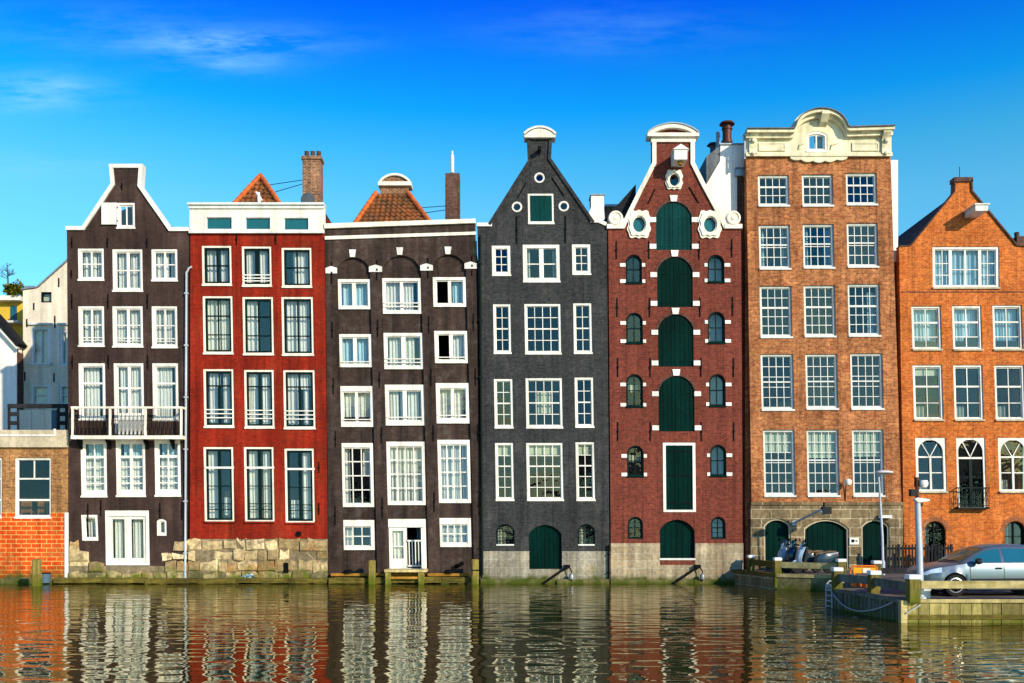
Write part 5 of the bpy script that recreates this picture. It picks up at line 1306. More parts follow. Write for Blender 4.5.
# ================================================================== WATER'S EDGE
def beam(name, label, pxa, pxb, z0, z1, y0, y1, mat, cat, stubs=(), seed=1):
    xa = W(pxa, 0)[0]; xb = W(pxb, 0)[0]; rnd = random.Random(seed)
    t = thing(name, label, cat, ((xa + xb) / 2, (y0 + y1) / 2, 0))
    r0 = [(y0, z0), (y1, z0), (y1, z1), (y0 + .05, z1), (y0, z1 - .05)]
    xs = [xa]
    while xs[-1] < xb - 3: xs.append(xs[-1] + rnd.uniform(2.2, 4.2))
    xs = xs[:-1] + [xb] if xb - xs[-1] < 1 and len(xs) > 1 else xs + [xb]
    for xc, xd in zip(xs, xs[1:]):
        m = MB(); n = max(2, int((xd - xc) / .35)); rings = []; oy = rnd.uniform(-.05, .05); oz = rnd.uniform(-.03, .03)
        for i in range(n + 1):
            x = xc + .012 + (xd - xc - .024) * i / n; dz = rnd.uniform(-.02, .02) + oz; dy = rnd.uniform(-.03, .03) + oy
            rings.append(m._pts([(x, p + (dy if p < y1 else 0), q + dz) for p, q in r0]))
        for p, q in zip(rings, rings[1:]):
            for k_ in range(5): m.f.append((p + k_, p + (k_ + 1) % 5, q + (k_ + 1) % 5, q + k_))
        m.f.append(tuple(rings[0] + q for q in range(5))); m.f.append(tuple(rings[-1] + q for q in range(5)))
        m.build('beam', mat, t)
    for px in stubs:
        x = W(px, 0)[0]; w = rnd.uniform(.12, .25); MB().box(x - w, x + w, y0 + .08, y1, -.4, z0 - .002).build('pile_stub', 'moss_stone', t)
    return t
beam('timber_fender', 'mossy timber fender beam along the foot of the aubergine and red houses', 59, 330, .02, .24, -.55, -.10, 'moss_wood', 'fender beam', (66, 96, 131, 163, 191, 214, 236, 268, 300, 322), 2)
beam('timber_fender', 'mossy ledge at the water under the orange brick wall at the left edge', -60, 57, -.15, .20, -.5, -.02, 'moss_stone', 'ledge', (), 3)
beam('timber_fender', 'mossy timber fender beam with dark gaps below it along the brown black house', 331, 473, .04, .30, -.62, -.30, 'moss_wood', 'fender beam', (341, 356, 373, 384, 396, 424, 446, 462), 4)
beam('stone_ledge', 'green mossy stone ledge at the water along the charcoal house', 480.5, 609, -.2, .17, -.28, -.01, 'moss_stone', 'ledge', (), 5)
beam('stone_ledge', 'green mossy stone ledge at the water along the plum warehouse', 610, 737, -.2, .17, -.28, -.01, 'moss_stone', 'ledge', (), 6)
beam('stone_ledge', 'mossy stone ledge behind the fender of the aubergine and red houses', 68, 329, -.3, .16, -.098, -.035, 'moss_stone', 'ledge', (), 8) if False else None
# orange boards behind the fender of house 3
t = thing('wet_boards', 'orange brown boards lying behind the fender beam of the brown black house', 'boards', (-5, -.2, .35))
for (a, b) in ((332, 388), (391, 425), (428, 470)):
    MB().box(W(a, 0)[0], W(b, 0)[0], -.28, -.03, .34, .46).build('board', 'orange_wood', t)
for px in (349, 449):
    x = W(px, 0)[0]; MB().lathe((x, -.16, .462), [(.24, .0), (.2, .12), (.0, .18)], 'z', 10).build('dark_lump', 'iron', t)
# landing stage before the white door
t = thing('landing_stage', 'small greenish plank landing stage in front of the white french door', 'landing stage', (W(406, 0)[0], -.5, 0))
x0, z = W(385, 569.3, -.7); x1 = W(427, 0, -.7)[0]
MB().box(x0, x1, -.95, -.03, z - .12, z).build('deck', 'rail_wood', t)
MB().box(x0 + .1, x1 - .1, -.86, -.78, z - .42, z - .32).build('cross_beam', 'orange_wood', t)
for px in (388.5, 421.5):
    x = W(px, 0, -.7)[0]; MB().box(x - .12, x + .12, -.9, -.66, -.4, z - .122).build('pile', 'post_wood', t)

def pile(label, px, ytop, y, w, tilt=0.0, group=None):
    x, zt = W(px, ytop, y)
    t = thing('mooring_post', label, 'mooring post', (x, y, 0), None)
    rnd = random.Random(int(px))
    m = MB(); rings = []
    for i in range(7):
        z = -.6 + (zt + .6) * i / 6; s = w * (1 - .05 * i / 6)
        rings.append(m._pts([(x + tilt * z + sx * s + rnd.uniform(-.012, .012), y + sy * s + rnd.uniform(-.012, .012), z + (rnd.uniform(-.03, .03) if i == 6 else 0)) for sx, sy in ((-1, -.7), (-.7, -1), (.7, -1), (1, -.7), (1, .7), (.7, 1), (-.7, 1), (-1, .7))]))
    for a, b in zip(rings, rings[1:]):
        for k_ in range(8): m.f.append((a + k_, a + (k_ + 1) % 8, b + (k_ + 1) % 8, b + k_))
    m.f.append(tuple(rings[-1] + q for q in range(8)))
    m.build('post', 'post_wood', t)
    MB().box(x - w * 1.05, x + w * 1.05, y - w * 1.05, y + w * 1.05, zt * .55, zt * .55 + .05).build('iron_band', 'iron', t) if px > 400 else None
    return t
pile('old mossy timber post standing in the water before the orange red wall', 37, 559.5, -2.2, .17)
pile('mossy timber post left of the landing stage', 372, 560.5, -.75, .16)
pile('mossy timber post between the brown black and the charcoal house', 475.2, 559.5, -.85, .16)
for (lab, xa, xb) in (('grey iron mooring boom on the ledge of the charcoal house', 563, 568), ('grey iron mooring boom on the ledge of the plum warehouse', 674, 695)):
    px0, px1 = (542.5, 566.5) if xb < 600 else (673, 697)
    a = W(px0, 584, -.45); b = W(px1, 567.5, -.2)
    t = thing('mooring_boom', lab, 'mooring boom', (b[0], -.1, b[1]), None)
    MB().tube([(a[0], -.45, a[1]), (b[0], -.2, b[1])], .055, 6).build('arm', 'iron', t)
    MB().box(b[0] - .10, b[0] + .16, -.3, -.02, b[1] - .03, b[1] + .12).build('mounting', 'iron', t)
    MB().tube([(b[0] + .1, -.25, b[1] + .05), (b[0] + .22, -.3, b[1] - .15), (b[0] + .22, -.3, .1)], .03, 5).build('chain', 'iron', t)
    MB().lathe((b[0] + .22, -.32, b[1] - .42), [(.0, -.13), (.10, -.1), (.12, .0), (.1, .1), (.04, .16), (.0, .17)], 'z', 10).build('weight', 'zinc', t, smooth=True)
x, z = W(45.5, 579, -.55)
t = thing('bucket', 'dark blue tub on the ledge right of the mossy post in the water', 'tub', (x, -.55, .15))
MB().lathe((x, -.55, .05), [(.18, .0), (.24, .42), (.22, .42), (.17, .05), (.0, .05)], 'z', 14).build('tub', 'planter', t)
MB().lathe((x, -.55, .46), [(.25, .0), (.25, .04), (.21, .04), (.21, .0)], 'z', 14).build('rim', 'iron', t)
x, z = W(248, 575, -.4)
t = thing('plastic_bag', 'small pale blue scrap of plastic on the fender beam of the red house', 'plastic scrap', (x, -.36, .25))
m = leaf_cloud((x, -.34, .32), (.26, .1, .09), 26, .14, 5); m.build('plastic', 'curtain_blue', t)

# ================================================================== QUAY
def at_depth(px, z):
    """pixel column and level -> world x at depth from a ground row is solved by hand; see comments"""
    return None
ZQ = 0.606
QY0, QYF, QYB = -18.33, -18.33, -13.15     # front of the platform, back of the platform
XL = 10.18
def slab(name, pts, z0, z1, mat):
    return struct(MB().prism(pts, z0, z1, axis='z').build(name, mat))
# street in front of the houses, inlet, and the platform on the canal
slab('street', [(10.15, .28), (140, .28), (140, QYB + .003), (13.9, QYB + .003), (13.3, -7.0), (13.0, -5.35), (10.95, -4.2)], -1.5, ZQ, 'paving')
slab('quay_platform', [(XL + .02, QYB), (140, QYB), (140, QYF), (10.58, QYF)], -1.5, ZQ - .004, 'paving')
m = MB(); x = XL
t = thing('quay_planking', 'sunlit vertical timber plank wall at the front of the quay under the car', 'quay wall', (16, QYF - .1, 0))
rnd = random.Random(5); m = MB(); x = 10.62
while x < 34:
    w = rnd.uniform(.24, .31); y = QYF - .09 - rnd.uniform(0, .025); m.box(x + .008, x + w - .008, y, QYF - .012, -.9, .54); x += w
m.build('planks', 'plank_wood', t)
MB().box(10.6, 34, QYF - .16, QYF - .002, .545, .635).build('cap_board', 'rail_wood', t)
MB().box(10.6, 34, QYF - .14, QYF - .125, .10, .22).build('waling', 'moss_wood', t)
MB().box(10.43, 10.60, QYF - .14, QYF + .05, -.9, .60).build('corner_post', 'rail_wood', t)
# left face of the platform, in shade
t = thing('quay_planking', 'shade-coloured plank wall on the left side of the platform, behind the hanging rope', 'quay wall', (10.3, -15.7, 0))
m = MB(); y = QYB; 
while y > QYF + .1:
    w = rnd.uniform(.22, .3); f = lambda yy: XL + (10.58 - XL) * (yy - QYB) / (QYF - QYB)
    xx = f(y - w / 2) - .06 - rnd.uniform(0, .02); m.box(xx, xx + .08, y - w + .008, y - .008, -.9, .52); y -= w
m.build('planks', 'plank_shaded', t)  # planks coloured darker and greyer to stand for shade
MB().prism([(XL - .12, QYB), (XL + .14, QYB), (10.72, QYF + .05), (10.46, QYF + .05)], .525, .63, axis='z').build('cap_board', 'plank_shaded', t)
# quay wall in front of the yellow brown house
t = thing('quay_wall', 'low stone and timber quay wall below the parked scooters', 'quay wall', (11.5, -4.5, 0))
pl = [(10.12, -.05), (10.93, -4.2), (13.0, -5.38), (13.3, -7.0), (13.9, QYB)]
for (a, b), mt in zip(zip(pl, pl[1:]), ('quoin', 'moss_stone', 'plank_shaded', 'plank_shaded')):
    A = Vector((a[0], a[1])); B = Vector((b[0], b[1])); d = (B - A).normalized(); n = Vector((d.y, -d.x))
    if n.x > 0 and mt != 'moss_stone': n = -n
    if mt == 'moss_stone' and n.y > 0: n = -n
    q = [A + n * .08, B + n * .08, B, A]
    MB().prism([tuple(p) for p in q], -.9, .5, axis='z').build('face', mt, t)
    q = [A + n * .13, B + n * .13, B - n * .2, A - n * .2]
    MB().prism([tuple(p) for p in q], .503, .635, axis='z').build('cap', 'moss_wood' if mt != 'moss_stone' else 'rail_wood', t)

BOL = {}
def bollard(key, label, px, ytop, hz, w, mat_top='white_cap'):
    """square timber bollard with a white painted cap; hz = height of its top above the water gives its distance"""
    s = (ytop - HZ) / (CAM_H - hz); dist = FPX / s; y = dist - CAM_D
    x = (px - 512) / s
    hw = w / s / 2 * .78
    t = thing('bollard', label, 'bollard', (x, y, ZQ), 'white capped timber bollards on the quay')
    t['_org'] = (x, y, ZQ)
    zb = .05 if key in 'B' else ZQ - .06
    MB().box(x - hw, x + hw, y - hw, y + hw, zb, hz - .13).build('post', 'bollard_wood', t, bevel=.02)
    MB().box(x - hw * 1.13, x + hw * 1.13, y - hw * 1.13, y + hw * 1.13, hz - .127, hz).build('cap', mat_top, t, bevel=.025)
    BOL[key] = (x, y, hw); return t
bollard('A', 'white capped timber bollard nearest the plum warehouse, at the house corner', 751, 555, 1.30, 8)
bollard('B', 'white capped timber bollard before the left scooter', 777.4, 557.5, 1.30, 8.6)
bollard('C', 'white capped timber bollard right of the scooters, behind the ladder bollard', 841, 558.8, 1.30, 10)
bollard('D', 'white capped timber bollard above the steel ladder', 837, 567.3, 1.30, 11.4)
bollard('E', 'white capped timber bollard right of the yellow barrier', 874, 570.5, 1.28, 12.8)
bollard('F', 'large mossy bollard beside the camera pole at the quay corner', 913, 574.5, 1.30, 14.6)
bollard('G', 'small white capped bollard at the foot of the slender street lamp', 876.3, 560.5, 1.30, 9.5)

def rail(label, A, B, z0, z1, mat='rail_wood', th=.12):
    a = Vector(A); b = Vector(B); d = (b - a).normalized(); n = Vector((-d.y, d.x)) * th / 2
    t = thing('quay_rail', label, 'rail', (a.x, a.y, z0), None)
    MB().prism([tuple(a + n), tuple(b + n), tuple(b - n), tuple(a - n)], z0, z1, axis='z').build('beam', mat, t)
    return t
def xy(k, dx=0, dy=0): return (BOL[k][0] + dx, BOL[k][1] + dy)
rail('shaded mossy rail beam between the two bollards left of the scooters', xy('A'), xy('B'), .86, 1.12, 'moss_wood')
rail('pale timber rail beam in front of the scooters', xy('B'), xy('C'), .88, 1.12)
rail('shade-coloured rail beam along the shaded side between the ladder bollard and the next', xy('D'), xy('E'), .86, 1.10, 'plank_shaded')  # rail timber darkened in colour for its shaded side
rail('shade-coloured rail beam along the shaded side from the barrier to the quay corner', xy('E'), xy('F'), .84, 1.08, 'plank_shaded')  # shade of this side painted in as a darker timber
rail('long pale timber rail beam before the silver car', xy('F', .2, -.0), (34, BOL['F'][1]), .93, 1.13)
rail('dark rail beam between the slender lamp and the cameras pole', xy('G'), (BOL['G'][0] + 6, BOL['G'][1] + .6), .8, 1.02, 'fence_wood')
for xx in (17.5, 23, 28.5):
    t = thing('bollard', 'white capped timber bollard along the rail beyond the silver car', 'bollard', (xx, BOL['F'][1], ZQ), 'white capped timber bollards on the quay')
    MB().box(xx - .2, xx + .2, BOL['F'][1] - .2, BOL['F'][1] + .2, .05, 1.17).build('post', 'bollard_wood', t, bevel=.02)
    MB().box(xx - .225, xx + .225, BOL['F'][1] - .225, BOL['F'][1] + .225, 1.172, 1.3).build('cap', 'white_cap', t, bevel=.02)

# yellow and orange barrier
s = 30.2; y = FPX / s - CAM_D; x0 = (850.5 - 512) / s; x1 = (877 - 512) / s
t = thing('barrier', 'yellow and orange construction barrier board on the platform between bollards', 'barrier', ((x0 + x1) / 2, y, ZQ))
za = CAM_H - (573.5 - HZ) / s; zb = CAM_H - (566 - HZ) / s
MB().box(x0 + .08, x1 - .05, y - .03, y + .03, za, zb - .05).build('board', 'yellow', t, bevel=.02)
MB().tube([(x0, y, za), (x0, y, zb - .06), (x0 + .07, y, zb), (x1 - .07, y, zb), (x1, y, zb - .06), (x1, y, za - .05)], .028, 8).build('frame', 'orange', t, smooth=True)
for xx in (x0 + .12, x1 - .12):
    MB().tube([(xx, y, za), (xx, y - .02, ZQ + .05)], .03, 8).build('leg', 'orange', t)
m = MB().box(x0 + .1, x0 + .2, y - .25, y + .25, ZQ, ZQ + .12).box(x1 - .2, x1 - .1, y - .25, y + .25, ZQ, ZQ + .12); m.build('foot', 'orange', t)
MB().box((x0 + x1) / 2 - .05, (x0 + x1) / 2 + .2, y - .05, y - .032, za + .02, zb - .08).build('white_sticker', 'white', t)
x = (860 - 512) / s
t = thing('plastic_tub', 'orange plastic tub with a bent handle on the platform under the barrier', 'tub', (x, y - .5, ZQ))
MB().lathe((x + .06, y - .5, ZQ), [(.15, .0), (.19, .30), (.20, .31), (.17, .31), (.13, .03), (.0, .03)], 'z', 14).build('tub', 'orange', t, smooth=True)
MB().tube([(x - .13, y - .5, ZQ + .02), (x - .2, y - .5, ZQ + .2), (x - .22, y - .5, ZQ + .38), (x - .15, y - .5, ZQ + .36)], .035, 6).build('handle', 'orange', t)

# steel ladder and rope
ya, yb = QYB - .12, QYB - .62; xl = XL - .16
t = thing('ladder', 'narrow steel ladder on the corner of the platform going down into the water', 'ladder', (xl, (ya + yb) / 2, 0))
lx0, lx1 = 10.08 - .10, 10.08 + .20
yl = QYB + .0
m = MB(); xr0 = (827.5 - 512) / 31.1; xr1 = (834 - 512) / 31.1; yl = FPX / 31.1 - CAM_D - .18
lad = ((XL - .12, QYB - .15), (XL - .08, QYB - .60))
for (xx, yy_) in lad: MB().tube([(xx, yy_, -.5), (xx, yy_, .72), (xx + .10, yy_, .84), (xx + .38, yy_, .82)], .026, 6).build('rail', 'pipe_grey', t)
for i in range(6):
    z = -.12 + i * .17; MB().tube([(lad[0][0], lad[0][1], z), (lad[1][0], lad[1][1], z)], .018, 6).build('rung', 'pipe_grey', t)
pts = []
A = Vector((xr0 - .02, yl - .05, .70)); B = Vector((10.40, QYF + .3, .52))
for i in range(25):
    u = i / 24; p = A.lerp(B, u); p.z -= .50 * (1 - (2 * u - 1) ** 2) * (1 - .25 * (u - .5)); p.x -= .04 + .10 * math.sin(math.pi * u); p.z = max(p.z, .03); pts.append(tuple(p))
t = thing('mooring_rope', 'pale mooring rope sagging along the shaded side of the platform', 'rope', tuple(A))
MB().tube(pts, .021, 6).build('rope', 'rope', t, smooth=True)
MB().lathe(tuple(A), [(.0, -.07), (.06, -.05), (.07, .02), (.0, .06)], 'z', 8).build('knot', 'rope', t)
MB().tube([(10.55, QYF - .17, .26), (10.75, QYF - .18, .38), (10.95, QYF - .17, .5)], .022, 5).build('frayed_end', 'rope', t)

# camera pole
s = 37.0; y = FPX / s - CAM_D + .15; x = (923 - 512) / s; xt = (919 - 512) / s
t = thing('camera_pole', 'grey steel pole with a security camera dome, small lamp and box beside the corner bollard', 'camera pole', (x, y, ZQ))
def zp(py): return CAM_H + (HZ - py) / s
MB().tube([(x, y, ZQ), (x - .04, y, zp(545)), (xt + .02, y, zp(500))], [.088, .085, .08], 12).build('pole', 'steel_post', t, smooth=True)
MB().tube([(xt + .02, y, zp(500)), (xt, y, zp(477))], .05, 10).build('upper_tube', 'copper', t, smooth=True)
MB().tube([(xt - .06, y, zp(487)), (xt - .06, y, zp(475))], .012, 6).build('aerial', 'iron', t)
MB().box(xt - .19, xt - .03, y - .08, y + .08, zp(496), zp(489)).build('junction_box', 'black_plastic', t, bevel=.01)
m = MB().lathe((xt + .17, y - .02, zp(483.5)), [(.0, -.12), (.08, -.10), (.125, -.03), (.125, .05), (.10, .09), (.0, .1)], 'z', 14); d = m.build('camera_dome', 'white', t, smooth=True)
MB().box(xt + .03, xt + .12, y - .07, y + .07, zp(486), zp(480)).build('dome_bracket', 'black_plastic', t)
m = MB(); a0 = xt - .11; a1 = xt + .33
m.prism([(a0, zp(499)), (a0 + .08, zp(497.5)), (a1 - .04, zp(499)), (a1, zp(500.5)), (a1 - .1, zp(501.6)), (a0 + .1, zp(502.5))], y - .12, y + .06); m.build('camera_housing', 'white', t, bevel=.02)
MB().box(xt - .02, xt + .15, y - .05, y + .05, zp(506), zp(502.8)).build('camera_mount', 'black_plastic', t)
MB().lathe((x, y, ZQ), [(.15, .0), (.15, .05), (.09, .1), (.0, .1)], 'z', 12).build('base_flange', 'steel_post', t)
x0 = (924.5 - 512) / s; x1 = (937 - 512) / s
t = thing('utility_box', 'small white box on the ground right of the camera pole foot', 'box', (x0, y + .35, ZQ))
MB().box(x0, x1, y + .25, y + .5, ZQ, zp(591)).build('housing', 'white', t, bevel=.015)
MB().box(x0 - .01, x1 + .01, y + .24, y + .51, zp(591) + .002, zp(591) + .03).build('lid', 'grey_white', t)
# slender street lamp
s = 24.5; y = FPX / s - CAM_D; x = (883 - 512) / s; xt = (878.5 - 512) / s
t = thing('street_lamp', 'slender pale grey street lamp with an oval white head before the yellow brown house', 'street lamp', (x, y, ZQ))
zb = CAM_H + (HZ - 474) / s
MB().tube([(x, y, ZQ), (x - .03, y, ZQ + 1.6), (xt, y, zb)], [.06, .05, .036], 10).build('pole', 'pipe_grey', t, smooth=True)
m = MB(); hx = xt + .22; m.lathe((hx, y, zb + .05), [(.0, -.09), (.22, -.07), (.37, .0), (.34, .05), (.15, .10), (.0, .11)], 'z', 20); m.build('lamp_head', 'white', t, smooth=True)
MB().lathe((x, y, ZQ), [(.085, .0), (.085, .5), (.06, .6), (.0, .6)], 'z', 10).build('base', 'pipe_grey', t)

# picket fence
y = -1.0; s = FPX / (CAM_D + y)
x0 = (881 - 512) / s; x1 = (953.5 - 512) / s
t = thing('picket_fence', 'dark timber picket fence before the orange house', 'fence', (x0, y, ZQ))
zt = CAM_H + (HZ - 545) / s; zb = ZQ + .05
m = MB(); xx = x0 + .05; i = 0
while xx < x1 - .1:
    m.box(xx, xx + .07, y - .03, y, zb, zt + .02 * (i % 2)); xx += .145; i += 1
m.build('pickets', 'fence_wood', t)
MB().box(x0, x1, y + .003, y + .06, zt - .2, zt - .1).build('rail', 'fence_wood', t); MB().box(x0, x1, y + .003, y + .06, zb + .1, zb + .2).build('rail', 'fence_wood', t)
for q in range(5):
    xx = x0 + (x1 - x0 - .09) * q / 4; MB().box(xx, xx + .09, y + .063, y + .15, ZQ, zt + .04).build('post', 'fence_wood', t)

# ================================================================== CAR
CX0 = 11.66; CY = -17.02        # nose, near side wheel track
t = thing('parked_car', 'silver hatchback parked on the quay behind the timber rail', 'car', (CX0, CY, ZQ))
CW = 1.74; cyc = CY + CW / 2; L = 4.2
def prof(pts, u):
    for (a, b), (c, d) in zip(pts, pts[1:]):
        if a <= u <= c: return b + (d - b) * (u - a) / max(1e-9, c - a)
    return pts[-1][1]
hood = [(0, .62), (.06, .70), (.25, .80), (.6, .875), (1.0, .935), (1.18, .965), (1.5, .975), (4.0, 1.0), (4.12, .96), (4.2, .72)]
halfw = [(0, .52), (.05, .66), (.18, .77), (.45, .845), (.9, .87), (3.4, .87), (3.9, .83), (4.1, .74), (4.2, .6)]
low = [(0, .30), (.1, .22), (.35, .19), (3.8, .2), (4.1, .25), (4.2, .38)]
WHEELS = (.88, 3.46); RA = .345
st = sorted(set([round(i * .06, 3) for i in range(71)] + [.02, 4.19] + [w + RA * math.cos(math.pi * j / 12) for w in WHEELS for j in range(13)]))
m = MB(); rings = []
for u in st:
    zl = prof(low, u)
    for w in WHEELS:
        if abs(u - w) < RA: zl = max(zl, .315 + math.sqrt(max(0, RA * RA - (u - w) ** 2)))
    hw = prof(halfw, u); zt = prof(hood, u)
    zs = [zl, max(zl + .01, .30), max(zl + .02, .50), max(zl + .03, .66 * min(1, zt / .8)), max(zl + .05, zt - .14), max(zl + .07, zt - .04), max(zl + .08, zt), zt + .012]
    ws = [hw * .955, hw * .985, hw, hw * .995, hw * .965, hw * .93, hw * .84, 0]
    ring = [(CX0 + u, cyc - w, ZQ + z) for w, z in zip(ws, zs)] + [(CX0 + u, cyc + w, ZQ + z) for w, z in list(zip(ws, zs))[::-1][1:]]
    rings.append(m._pts(ring))
n = 15
for a, b in zip(rings, rings[1:]):
    for k_ in range(n - 1): m.f.append((a + k_, a + k_ + 1, b + k_ + 1, b + k_))
m.f.append(tuple(rings[0] + q for q in range(n))); m.f.append(tuple(rings[-1] + q for q in range(n)))
bodyc = m.build('body', 'carpaint', t, smooth=True)
roofz = [(1.02, .955), (1.2, 1.07), (1.5, 1.25), (1.78, 1.38), (2.0, 1.435), (2.4, 1.47), (2.9, 1.46), (3.4, 1.41), (3.75, 1.31), (3.95, 1.14), (4.08, .98)]
m = MB(); rings = []
us = [1.02 + 3.06 * i / 40 for i in range(41)]
def gh(u):
    zr = prof(roofz, u); f = max(0, (zr - .955) / .5)
    yb = .80; yt = .80 - .21 * f
    return zr, yb, yt
for u in us:
    zr, yb, yt = gh(u); rings.append(m._pts([(CX0 + u, cyc + s_ * w, ZQ + z) for s_, w, z in ((-1, yb, .94), (-1, yt + .0, max(.945, zr - .075)), (-1, yt - .06, zr - .02), (-1, yt * .5, zr + .005), (1, 0, zr + .012), (1, yt * .5, zr + .005), (1, yt - .06, zr - .02), (1, yt, max(.945, zr - .075)), (1, yb, .94))]))
for a, b in zip(rings, rings[1:]):
    for k_ in range(8): m.f.append((a + k_, a + k_ + 1, b + k_ + 1, b + k_))
m.build('roof', 'carpaint', t, smooth=True)
def side_glass(poly_u, name):
    """poly in (u, fraction of window height)"""
    for sgn in (-1, 1):
        pts = []
        for u, f in poly_u:
            zr, yb, yt = gh(u); zt = max(.945, zr - .075); z = .97 + (max(.98, zt - .03) - .97) * f
            w = yb + (yt - yb) * (z - .94) / max(.01, zt - .94)
            pts.append((CX0 + u, cyc + sgn * (w + .006), ZQ + z))
        q = MB(); i = q._pts(pts)
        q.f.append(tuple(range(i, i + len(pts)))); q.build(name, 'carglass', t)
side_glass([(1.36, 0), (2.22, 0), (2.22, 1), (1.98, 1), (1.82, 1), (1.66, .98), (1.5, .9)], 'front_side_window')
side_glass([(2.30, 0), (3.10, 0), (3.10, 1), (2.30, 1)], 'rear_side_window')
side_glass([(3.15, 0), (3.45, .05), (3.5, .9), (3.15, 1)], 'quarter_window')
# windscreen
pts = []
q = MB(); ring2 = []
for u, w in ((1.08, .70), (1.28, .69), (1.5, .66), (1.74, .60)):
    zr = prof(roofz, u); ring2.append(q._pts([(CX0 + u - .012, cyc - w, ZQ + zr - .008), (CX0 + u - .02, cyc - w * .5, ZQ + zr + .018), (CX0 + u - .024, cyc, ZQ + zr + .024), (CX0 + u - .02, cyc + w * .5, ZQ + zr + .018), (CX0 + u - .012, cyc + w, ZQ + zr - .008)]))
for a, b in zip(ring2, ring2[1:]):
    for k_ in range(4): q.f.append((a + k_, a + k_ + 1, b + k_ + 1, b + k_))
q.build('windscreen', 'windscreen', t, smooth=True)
for u in WHEELS:
    for sgn in (-1, 1):
        yc = cyc + sgn * .78
        wv = MB().lathe((CX0 + u, yc, ZQ + .315), [(.20, -.10), (.30, -.10), (.315, -.07), (.315, .07), (.30, .10), (.20, .10)], 'y', 28).build('wheel', 'rubber', t, smooth=True)
        rm = MB(); ys = sgn * .085
        rm.lathe((CX0 + u, yc, ZQ + .315), [(.225, ys - sgn * .02), (.225, ys + sgn * .012), (.19, ys + sgn * .02), (.17, ys + sgn * .0), (.0, ys + sgn * .004)], 'y', 24)
        rm.lathe((CX0 + u, yc + ys, ZQ + .315), [(.0, -.02), (.06, -.02), (.06, .02), (.0, .02)], 'y', 12)
        for j in range(7):
            a = 2 * math.pi * j / 7 + .2; d = Vector((math.cos(a), math.sin(a))); e = Vector((-d.y, d.x))
            p = [d * .05 + e * .028, d * .2 + e * .04, d * .2 - e * .04, d * .05 - e * .028]
            rm.prism([(CX0 + u + v.x, ZQ + .315 + v.y) for v in p], yc + ys - .015, yc + ys + .012)
        rm.build('rim', 'alloy', wv)
        MB().lathe((CX0 + u, cyc + sgn * .62, ZQ + .315), [(.0, -.02), (.335, -.02), (.335, .1), (.0, .1)], 'y', 20).build('wheel_well', 'black_plastic', t)
for sgn in (-1, 1):
    yy = cyc + sgn * .872
    MB().prism([(CX0 + 1.32, ZQ + .46), (CX0 + 3.0, ZQ + .46), (CX0 + 3.0, ZQ + .52), (CX0 + 1.32, ZQ + .50)], min(yy, yy + sgn * .012), max(yy, yy + sgn * .012)).build('side_moulding', 'black_plastic', t)
    for (u, z) in ((2.12, .80), (3.06, .82)):
        MB().box(CX0 + u - .1, CX0 + u + .08, min(cyc + sgn * .838, cyc + sgn * .875), max(cyc + sgn * .838, cyc + sgn * .875), ZQ + z - .022, ZQ + z + .022).build('door_handle', 'black_plastic', t, bevel=.008)
    for u in (1.30, 2.26, 3.14):
        sm = MB(); zz = [.28, .5, .66, .8, .9]; wz = [.853, .871, .867, .855, .838]
        i = sm._pts([(CX0 + u - .006, cyc + sgn * (w + .002), ZQ + z) for w, z in zip(wz, zz)] + [(CX0 + u + .006, cyc + sgn * (w + .002), ZQ + z) for w, z in list(zip(wz, zz))[::-1]])
        sm.f.append(tuple(range(i, i + 10))); sm.build('door_seam', 'black_plastic', t)
    mm = MB().lathe((CX0 + 1.47, cyc + sgn * .97, ZQ + 1.0), [(.0, -.07), (.07, -.06), (.095, .0), (.08, .08), (.0, .1)], 'x', 12); mm.tube([(CX0 + 1.5, cyc + sgn * .80, ZQ + .96), (CX0 + 1.49, cyc + sgn * .95, ZQ + .97)], .03, 6)
    mm.build('door_mirror', 'black_plastic', t, smooth=True)
    hl = MB(); rr = []
    for u in (.06, .14, .26, .40, .52):
        hw = prof(halfw, u); zt = prof(hood, u); rr.append(hl._pts([(CX0 + u - .01, cyc + sgn * (hw * .985 + .006), ZQ + min(zt - .10, .60)), (CX0 + u - .01, cyc + sgn * (hw * .972 + .008), ZQ + zt - .10 + .02), (CX0 + u - .01, cyc + sgn * (hw * .94 + .01), ZQ + zt - .035)]))
    for a, b in zip(rr, rr[1:]):
        for k_ in range(2): hl.f.append((a + k_, a + k_ + 1, b + k_ + 1, b + k_))
    hl.build('headlight', 'lamp_lens', t, smooth=True)
    hw = prof(halfw, 4.1); MB().box(CX0 + 4.05, CX0 + 4.17, min(cyc + sgn * (hw - .04), cyc + sgn * (hw + .02)), max(cyc + sgn * (hw - .04), cyc + sgn * (hw + .02)), ZQ + .72, ZQ + .9).build('tail_light', 'red_lens', t)
MB().box(CX0 - .015, CX0 + .05, cyc - .42, cyc + .42, ZQ + .44, ZQ + .55).build('grille', 'black_plastic', t)
MB().box(CX0 + .3, CX0 + 3.9, cyc - .7, cyc + .7, ZQ + .16, ZQ + .24).build('underbody', 'black_plastic', t)

